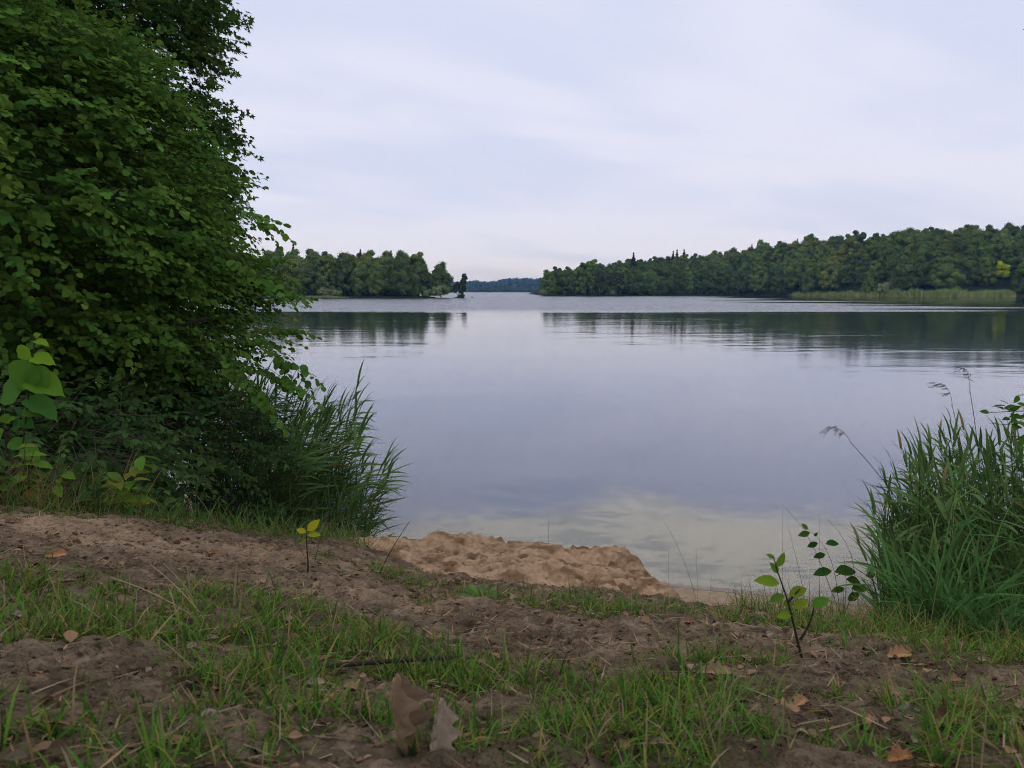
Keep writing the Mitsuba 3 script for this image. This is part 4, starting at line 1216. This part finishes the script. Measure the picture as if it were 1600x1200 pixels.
# straw, grass and weeds at the left edge
n = 900
xx = -1.36 - 0.95 * g.uniform(size=n) ** 0.7
yy = np.interp(xx, CX, CY) + 0.05 + g.normal(size=n) * 0.07
b = np.stack([xx, yy, ground_z(xx, yy) - 0.01], 1)
v, f = ribbons(b, g.normal(size=n) * 1.2 + 0.2, g.uniform(0.10, 0.30, n), g.uniform(0.0018, 0.0034, n), g.uniform(0.1, 0.9, n), g.uniform(0.1, 1.0, n), 4)
V, Fc = join(v, f)
add('dry_grass', V, Fc, 'm_blade', np.repeat(jitter((0.27, 0.19, 0.085), n, 0.4), v.shape[1], 0), False)
tag('dry_grass', 'tangle of straw coloured dry grass at the far left edge', 'dry grass', kind='stuff')
n = 2600
xx = g.uniform(-2.4, -0.6, n)
yy = np.interp(xx, CX, CY) + g.normal(size=n) * 0.12
b = np.stack([xx, yy, ground_z(xx, yy) - 0.005], 1)
v, f = ribbons(b, g.uniform(0, 6.28, n), g.uniform(0.05, 0.16, n), g.uniform(0.0016, 0.003, n), g.uniform(0.1, 0.9, n), g.uniform(0.2, 1.3, n), 4)
V, Fc = join(v, f)
add('edge_grass', V, Fc, 'm_blade', np.repeat(np.where((g.uniform(size=n) < 0.25)[:, None], jitter((0.23, 0.18, 0.08), n), jitter((0.095, 0.170, 0.038), n, 0.35)), v.shape[1], 0), False)
tag('edge_grass', 'longer grass along the left edge of the bank in front of the bushes', 'grass', kind='stuff')
n = 1900
xx = g.uniform(0.75, 2.1, n)
yy = np.interp(xx, CX, CY) + g.normal(size=n) * 0.14 + 0.02
b = np.stack([xx, yy, ground_z(xx, yy) - 0.005], 1)
v, f = ribbons(b, g.uniform(0, 6.28, n), g.uniform(0.05, 0.15, n), g.uniform(0.0016, 0.003, n), g.uniform(0.1, 0.9, n), g.uniform(0.2, 1.3, n), 4)
V, Fc = join(v, f)
add('edge_grass_001', V, Fc, 'm_blade', np.repeat(np.where((g.uniform(size=n) < 0.35)[:, None], jitter((0.25, 0.18, 0.08), n), jitter((0.09, 0.175, 0.03), n, 0.35)), v.shape[1], 0), False)
tag('edge_grass_001', 'longer grass along the right edge of the bank in front of the reeds', 'grass', kind='stuff')

# crumbs of soil and plant bits lying about
n = 16000
x, y = g.uniform(-1.9, 1.9, n), 0.4 + 2.9 * g.uniform(size=n) ** 0.9
ok = (np.abs(x) < 0.8 * y + 0.05) & (y < np.interp(x, CX, CY))
x, y = x[ok], y[ok]
ico = trimesh.creation.icosphere(0)
m = MB()
R = g.uniform(0.0015, 0.0055, len(x)) * (0.7 + 0.3 * y)
z = ground_z(x, y) + 0.035 * np.clip(meshkit.fbm(np.stack([x * 11, y * 11, 0 * x], -1), 3, 9) - 0.5, -.2, .3)
Vv = ico.vertices[None] * (R[:, None, None] * np.array([1.2, 1, 0.7])) * g.uniform(0.7, 1.3, (len(x), 12, 1)) + np.stack([x, y, z], 1)[:, None]
V, Fc = join(Vv, ico.faces)
add('soil_crumbs', V, Fc, 'm_dry', np.repeat(jitter((0.135, 0.090, 0.052), len(x), 0.65), 12, 0), False)
tag('soil_crumbs', 'loose crumbs of brown soil on the bank', 'soil crumbs', kind='stuff')
n = 11000
x, y = g.uniform(-1.9, 1.9, n), 0.4 + 2.7 * g.uniform(size=n)
ok = (np.abs(x) < 0.8 * y + 0.05) & (y < np.interp(x, CX, CY))
x, y = x[ok], y[ok]
n = len(x)
v, f = ribbons(np.stack([x, y, ground_z(x, y) + g.uniform(0.000, 0.010, n)], 1), g.uniform(0, 6.28, n), g.uniform(0.012, 0.075, n), g.uniform(0.001, 0.003, n), g.uniform(1.35, 1.72, n), g.uniform(-0.25, 0.25, n), 3)
V, Fc = join(v, f)
lc = np.repeat(jitter((0.21, 0.15, 0.09), n, 0.8), v.shape[1], 0)
k = g.choice(n, 1500)
flake = leaf_template([0, 0.2, 0.5, 0.8, 1.0], [0, 0.26, 0.36, 0.2, 0], 0.35, 0.2)
az = g.uniform(0, 6.28, len(k))
W, F2 = scatter(flake, np.stack([x[k] + 0.01, y[k], ground_z(x[k] + 0.01, y[k]) + 0.007], 1), frames(np.stack([np.cos(az), np.sin(az), 0.25 * g.normal(size=len(k))], 1), np.array([0, 0, 1.0]) + g.normal(size=(len(k), 3)) * 0.35), g.uniform(0.008, 0.028, len(k)))
W2, F3 = join(W, F2)
add('plant_litter', np.vstack([V, W2]), np.vstack([Fc, F3 + len(V)]), 'm_dry', np.vstack([lc, np.repeat(jitter((0.17, 0.115, 0.07), len(k), 0.7), W.shape[1], 0)]), False)
tag('plant_litter', 'dead grass stems and plant bits strewn over the soil', 'plant litter', kind='stuff')


# dry stalks, each one a thing
def stalk(px, py, tx, ty, label, w=0.0022, colour=(0.27, 0.20, 0.10), dd=0.0, head=False, group=None, far=9.0):
    p = hit(px, py, far)
    q = at(tx, ty, p[1] + dd)
    key = numbered('dry_stalk')
    mid = (p + q) / 2 + [0.0, 0.0, 0.04 * np.linalg.norm(q - p)]
    m = MB()
    cs = curve([p - [0, 0, 0.01], mid, q], 8)
    m.put(*tube(cs, np.linspace(w / 2, w * 0.22, 8), 4), colour)
    gg = np.random.default_rng(int(px + py))
    if head:
        for j in range(16):
            b_ = cs[-1] + (cs[-3] - cs[-1]) * gg.uniform(0, 1)
            v, f = ribbons(b_[None], np.array([gg.uniform(0, 6.28)]), np.array([gg.uniform(0.006, 0.014)]), np.array([0.002]), np.array([gg.uniform(0.2, 0.8)]), np.array([0.4]), 2)
            m.put(v[0], f, np.array(colour) * gg.uniform(0.6, 1.0))
    m.build(key, 'm_dry')
    tag(key, label, 'dry stalk', group)


stalk(1088, 935, 1036, 812, 'dry pale grass stalk leaning left in front of the water, right of the sand heap', 0.003, (0.26, 0.2, 0.13), -0.9)
stalk(857, 865, 857, 808, 'thin dark upright stalk on the crest of the sand heap', 0.004, (0.07, 0.06, 0.05))
stalk(1045, 930, 1044, 855, 'upright dry stalk left of a taller branched one, on the grass edge by the water')
stalk(1090, 935, 1088, 858, 'upright dry stalk with small seed head on the grass edge by the water', head=True)
stalk(1108, 940, 1112, 898, 'short dry stalk between two taller ones on the grass edge by the water')
stalk(1160, 945, 1158, 905, 'short thin stalk at the grass edge left of the leafy seedling')
stalk(1222, 940, 1222, 790, 'tall thin upright stalk behind the leafy seedling', 0.003, (0.14, 0.10, 0.07))
stalk(1260, 945, 1228, 812, 'dark thin stalk leaning left beside the leafy seedling', 0.003, (0.10, 0.07, 0.05))
stalk(1280, 945, 1280, 802, 'tall upright stalk right of the leafy seedling', 0.003, (0.13, 0.09, 0.06))
stalk(590, 900, 640, 815, 'dark thin twig leaning right at the left end of the sand heap', 0.004, (0.06, 0.045, 0.035))
stalk(490, 880, 515, 800, 'dark thin stalk leaning right beside the yellow leaved seedling', 0.003, (0.08, 0.06, 0.04))
stalk(332, 978, 172, 902, 'long pale dry stalk lying low towards the left in the left foreground', 0.0034, (0.42, 0.33, 0.2))
stalk(330, 975, 235, 882, 'pale dry stalk leaning left above the long low one in the left foreground', 0.003, (0.42, 0.33, 0.2))
stalk(308, 940, 255, 880, 'pale dry stalk leaning left, topmost of the fan of stalks in the left foreground', 0.003, (0.38, 0.30, 0.18))
stalk(365, 960, 370, 880, 'pale upright broad dry blade in the left foreground', 0.0055, (0.36, 0.27, 0.16))
stalk(372, 962, 378, 925, 'short pale blade right of the broad dry blade in the left foreground', 0.004, (0.4, 0.3, 0.18))
stalk(210, 980, 214, 925, 'short pale stub upright in the grass on the left', 0.003, (0.42, 0.34, 0.22))
stalk(8, 965, 6, 905, 'short pale stub at the far left edge of the grass', 0.0034, (0.42, 0.34, 0.22))
stalk(42, 902, 36, 850, 'pale bent stub on the sandy path at the far left', 0.003, (0.4, 0.32, 0.2))
stalk(130, 988, 166, 958, 'pale dry stalk lying right in the left foreground grass', 0.003, (0.36, 0.27, 0.16))
stalk(552, 980, 528, 915, 'dry forked stalk leaning left in the middle of the grass', 0.003, (0.32, 0.25, 0.15))
stalk(550, 980, 560, 908, 'dry stalk leaning right from the same tuft as the forked one', 0.003, (0.32, 0.25, 0.15))
stalk(780, 1034, 786, 955, 'thin pale upright stalk in the middle foreground', 0.0024, (0.34, 0.26, 0.16))
stalk(1078, 1062, 1012, 972, 'pale stalk leaning left in the right middle foreground', 0.0028, (0.36, 0.28, 0.14), head=True)
stalk(1130, 1210, 1058, 1005, 'blurred pale stalk leaning left in the right foreground', 0.0024, (0.34, 0.27, 0.14), -0.05)
stalk(1490, 1210, 1535, 1060, 'pale green stalk leaning right at the bottom right', 0.0024, (0.30, 0.26, 0.09))
stalk(1532, 1210, 1548, 1040, 'pale stalk rising beside a greener one at the bottom right', 0.0022, (0.36, 0.27, 0.14))
stalk(1520, 1205, 1516, 1110, 'short upright stalk between the two leaning ones at the bottom right', 0.002, (0.36, 0.27, 0.14))
stalk(1480, 1110, 1478, 1000, 'reddish thin stalk upright in the bare patch on the right', 0.002, (0.24, 0.14, 0.08), head=True)
stalk(1226, 1130, 1228, 985, 'thin brown upright stalk in the right foreground', 0.002, (0.22, 0.15, 0.08), head=True)
stalk(1365, 1000, 1340, 940, 'dry stalk leaning left in the grass below the sedge', 0.0028)
stalk(1425, 1018, 1330, 930, 'long dry stalk leaning left below the sedge clump', 0.0026, (0.30, 0.22, 0.1))
stalk(1450, 1000, 1470, 880, 'pale stalk leaning right in front of the sedge clump', 0.0028, (0.28, 0.22, 0.1))
stalk(1515, 1010, 1500, 900, 'thin dry stalk in front of the right reeds', 0.0026)
stalk(1590, 1040, 1560, 950, 'dry stalk leaning left at the far right edge of the grass', 0.0028)
stalk(345, 830, 300, 765, 'dry stalk leaning left before the dark bush', 0.0026)
stalk(315, 832, 345, 775, 'dry stalk leaning right before the dark bush', 0.0026)
stalk(55, 790, 30, 690, 'tall dry stalk leaning left among the straw at the left edge', 0.003)
stalk(75, 800, 100, 680, 'tall dry stalk leaning right beside the large leaved sapling', 0.0026, (0.2, 0.13, 0.08), head=True)
stalk(160, 800, 112, 720, 'green brown stalk leaning left among the weeds', 0.0026, (0.17, 0.16, 0.06))


# ------------------------------------------------------------------ fallen leaves, stick, pebbles
def dry_leaf(px, py, L, az, tiltx, curl, label, colour, seed, lobed=True, lift=0.004, tiltz=0.0, pos=None):
    g = np.random.default_rng(seed)
    if pos is None:
        L, tiltx, colour = L * 0.72, tiltx * 0.55, np.array(colour) * [0.9, 0.8, 0.64]
    nu, nv = 19, 9
    t = np.linspace(0, 1, nu)
    w = 0.30 * np.sin(np.pi * np.clip(t * 0.97 + 0.02, 0, 1)) ** 0.7 * (0.75 + 0.35 * t)
    if lobed:
        w = w * (1 + 0.20 * np.sin(t * 25 + g.uniform(0, 6)))
    s = np.linspace(-1, 1, nv)
    A, B = np.meshgrid(t, s, indexing='ij')
    yy = B * w[:, None]
    nz = meshkit.fbm(np.stack([A * 4, B * 2.5, 0 * A + seed], -1), 3, seed) - 0.5
    zz = curl * (np.abs(yy) * 1.3) ** 1.4 * 1.6 + curl * 0.35 * (A - 0.5) ** 2 + 0.16 * nz + 0.02 * np.cos(A * 45) * np.abs(B)
    v = np.stack([A - 0.0, yy, zz], -1).reshape(-1, 3) * L
    i, j = np.meshgrid(np.arange(nu - 1), np.arange(nv - 1), indexing='ij')
    a = (i * nv + j).ravel()
    f = np.vstack([np.stack([a, a + 1, a + nv + 1], 1), np.stack([a, a + nv + 1, a + nv], 1)])
    from scipy.spatial.transform import Rotation
    R = Rotation.from_euler('xyz', [tiltx, tiltz, az]).as_matrix()
    p = hit(px, py) if pos is None else np.array(pos)
    v = v @ R.T + p
    if pos is None:
        v[:, 2] += lift - min(0, (v[:, 2] - ground_z(v[:, 0], v[:, 1])).min()) * 0.8
    key = numbered('dry_leaf')
    tone = 0.75 + 0.5 * meshkit.fbm(v * 160, 3, seed)[:, None]
    vein = 1 + 0.35 * np.exp(-(B.reshape(-1, 1) / 0.12) ** 2)
    c = np.clip(np.array(colour) * tone * vein, 0, 0.8)
    rest = MB()
    rest.put(v, f, c)
    st = v.reshape(nu, nv, 3)[0, nv // 2]
    dv = st - v.reshape(nu, nv, 3)[2, nv // 2]
    rest.put(*tube([st, st + dv * 0.8, st + dv * 1.6 + [0, 0, -0.001]], [L * 0.012, L * 0.01, L * 0.008], 5), np.array(colour) * 0.7)
    rest.build(key, 'm_dry', True)
    tag(key, label, 'dry leaf')


fp = hit(622, 1190)
dry_leaf(0, 0, 0.100, 1.9, 1.2, 0.8, 'large brown dry leaf standing upright in the middle foreground, left lobe', (0.20, 0.135, 0.08), 1, True, tiltz=-1.25, pos=fp + [-0.006, 0.02, -0.018])
dry_leaf(0, 0, 0.074, 1.35, 1.1, 0.5, 'pale dry leaf folded against the upright brown leaf in the foreground', (0.29, 0.225, 0.155), 2, True, tiltz=-1.1, pos=fp + [0.036, 0.012, -0.016])
dry_leaf(770, 1140, 0.055, 0.2, 0.25, 0.3, 'grey brown dry leaf lying right of the upright leaf', (0.22, 0.18, 0.15), 3, False)
dry_leaf(805, 1098, 0.03, 0.9, 0.4, 0.6, 'small pinkish dry leaf piece beyond the grey brown leaf', (0.33, 0.22, 0.16), 4)
dry_leaf(5, 968, 0.045, 0.1, 0.5, 0.4, 'pale grey dry leaf at the far left edge', (0.34, 0.31, 0.29), 5, False)
dry_leaf(480, 1072, 0.04, 0.0, 0.3, 0.3, 'grey dry leaf lying in the grass left of the stick', (0.27, 0.23, 0.22), 6, False)
dry_leaf(1095, 1056, 0.075, 0.1, 0.5, 0.5, 'curled pinkish brown leaf on the bare soil left of the right bare patch', (0.30, 0.21, 0.16), 7)
dry_leaf(1385, 1030, 0.075, 0.15, 0.7, 0.7, 'light tan curled leaf at the top of the right bare patch', (0.42, 0.28, 0.17), 8)
dry_leaf(1200, 1122, 0.07, 0.2, 0.35, 0.6, 'tan leaf lying flat at the lower left of the right bare patch', (0.40, 0.29, 0.19), 9)
dry_leaf(1240, 1108, 0.045, 0.6, 0.4, 0.6, 'reddish tan leaf overlapping the flat tan leaf', (0.40, 0.25, 0.16), 10)
dry_leaf(1395, 1122, 0.06, 0.05, 0.3, 0.4, 'grey dry leaf beside the dark folded one in the right foreground', (0.22, 0.22, 0.22), 11, False)
dry_leaf(1455, 1138, 0.062, 0.5, 0.9, 0.9, 'dark brown folded leaf in the right foreground', (0.15, 0.105, 0.08), 12, False)
dry_leaf(1540, 1098, 0.04, 0.8, 0.7, 0.4, 'small pale grey leaf near the right edge', (0.33, 0.29, 0.26), 13, False)
dry_leaf(1585, 1110, 0.045, 0.2, 0.5, 0.5, 'pale pinkish leaf at the right edge', (0.38, 0.29, 0.22), 14)
dry_leaf(1350, 1140, 0.045, 0.9, 0.5, 0.7, 'small reddish brown leaf below the grey leaf on the right', (0.30, 0.18, 0.12), 15)
dry_leaf(1385, 1196, 0.05, 0.3, 0.4, 0.7, 'orange brown leaf at the bottom edge on the right', (0.32, 0.18, 0.10), 16)
dry_leaf(1060, 975, 0.06, 0.0, 0.5, 0.6, 'brown curled leaf in the grass right of the bare soil', (0.26, 0.18, 0.13), 17)
dry_leaf(1265, 1022, 0.05, 0.1, 0.4, 0.6, 'pale curled leaf at the foot of the leafy seedling', (0.36, 0.29, 0.24), 18)
dry_leaf(1365, 998, 0.035, 0.3, 0.5, 0.6, 'small tan leaf in the grass below the sedge clump', (0.40, 0.28, 0.18), 19)
dry_leaf(70, 872, 0.07, 0.4, 0.9, 0.4, 'orange tan leaf on the sandy path at the left', (0.40, 0.23, 0.15), 20, False)
dry_leaf(325, 868, 0.05, 0.2, 0.4, 0.6, 'brown curled leaf on the sandy path', (0.24, 0.14, 0.08), 21)
dry_leaf(268, 852, 0.04, 0.2, 0.6, 0.8, 'small dark brown leaf on the sandy path', (0.13, 0.08, 0.05), 22)
dry_leaf(960, 1180, 0.04, 0.7, 0.4, 0.5, 'brown leaf in the grass at the bottom, right of the pebbles', (0.24, 0.16, 0.11), 23)
dry_leaf(1475, 1070, 0.05, 0.2, 0.3, 0.7, 'reddish leaf scrap on the soil left of the right edge', (0.30, 0.19, 0.14), 24)

p, q = hit(512, 1052), hit(718, 1042)
m = MB()
cs = curve([p + [0, 0, 0.012], p * 0.7 + q * 0.3 + [0, 0, 0.016], p * 0.35 + q * 0.65 + [0, 0, 0.018], q + [0, 0, 0.02]], 14)
m.put(*tube(cs, np.array([3, 4, 4.2, 4.2, 4.4, 4.6, 4.2, 4.3, 4.1, 4.4, 4.2, 4.8, 4.5, 2.0]) * 0.001, 8), (0.045, 0.036, 0.03))
m.put(*tube([cs[9], cs[9] + [0.01, 0.012, 0.006]], [0.002, 0.001], 5), (0.05, 0.04, 0.03))
m.build('stick', 'm_dry', True)
tag('stick', 'dark brown stick lying across the grass behind the upright leaf', 'stick')
p, q = hit(430, 1118), hit(512, 1105)
m = MB()
m.put(*tube(curve([p + [0, 0, 0.006], (p + q) / 2 + [0, 0, 0.01], q + [0, 0, 0.008]], 8), np.linspace(0.0022, 0.0014, 8), 6), (0.30, 0.23, 0.16))
m.build('twig', 'm_dry', True)
tag('twig', 'thin pale twig lying in the grass left of the upright leaf', 'twig')
for (px, py, r, lab, c) in ((893, 1154, 0.0075, 'small pinkish pebble in the foreground grass, topmost of three', (0.42, 0.25, 0.18)), (902, 1168, 0.006, 'small reddish pebble in the foreground grass, middle one of three', (0.32, 0.18, 0.13)), (938, 1168, 0.007, 'small brownish pebble in the foreground grass, rightmost of three', (0.33, 0.22, 0.16))):
    p = hit(px, py)
    s = trimesh.creation.icosphere(3)
    v = s.vertices * (1 + 0.25 * (meshkit.noise(s.vertices * 2 + px, 3) - 0.5)[:, None]) * [1.15, 0.9, 0.75] * r + p + [0, 0, r * 0.5]
    add(numbered('pebble'), v, s.faces, 'm_dry', np.array(c) * (0.8 + 0.4 * meshkit.fbm(v * 300, 2)[:, None]), True)
    tag(list(scene)[-1], lab, 'pebble')

# a rosette of weed leaves at the edge of the sand
rp = hit(752, 938)
g = np.random.default_rng(55)
for i in range(11):
    a = i * 2.4 + g.normal() * 0.2
    d = np.array([math.cos(a), math.sin(a) * 0.8, g.uniform(0.25, 0.9)])
    V, f = scatter(leaf_template([0, 0.2, 0.5, 0.75, 0.9, 1], [0, 0.05, 0.10, 0.15, 0.1, 0], 0.3, 0.3), rp[None], frames(d[None], np.array([[0, -0.3, 1.0]])), [g.uniform(0.045, 0.075)])
    add(numbered('rosette_weed__leaf'), V[0], f, 'm_leaf', np.array([0.12, 0.21, 0.06]) * g.uniform(0.8, 1.3), True)
tag('rosette_weed', 'rosette of pale green weed leaves at the edge of the sand heap', 'weed')
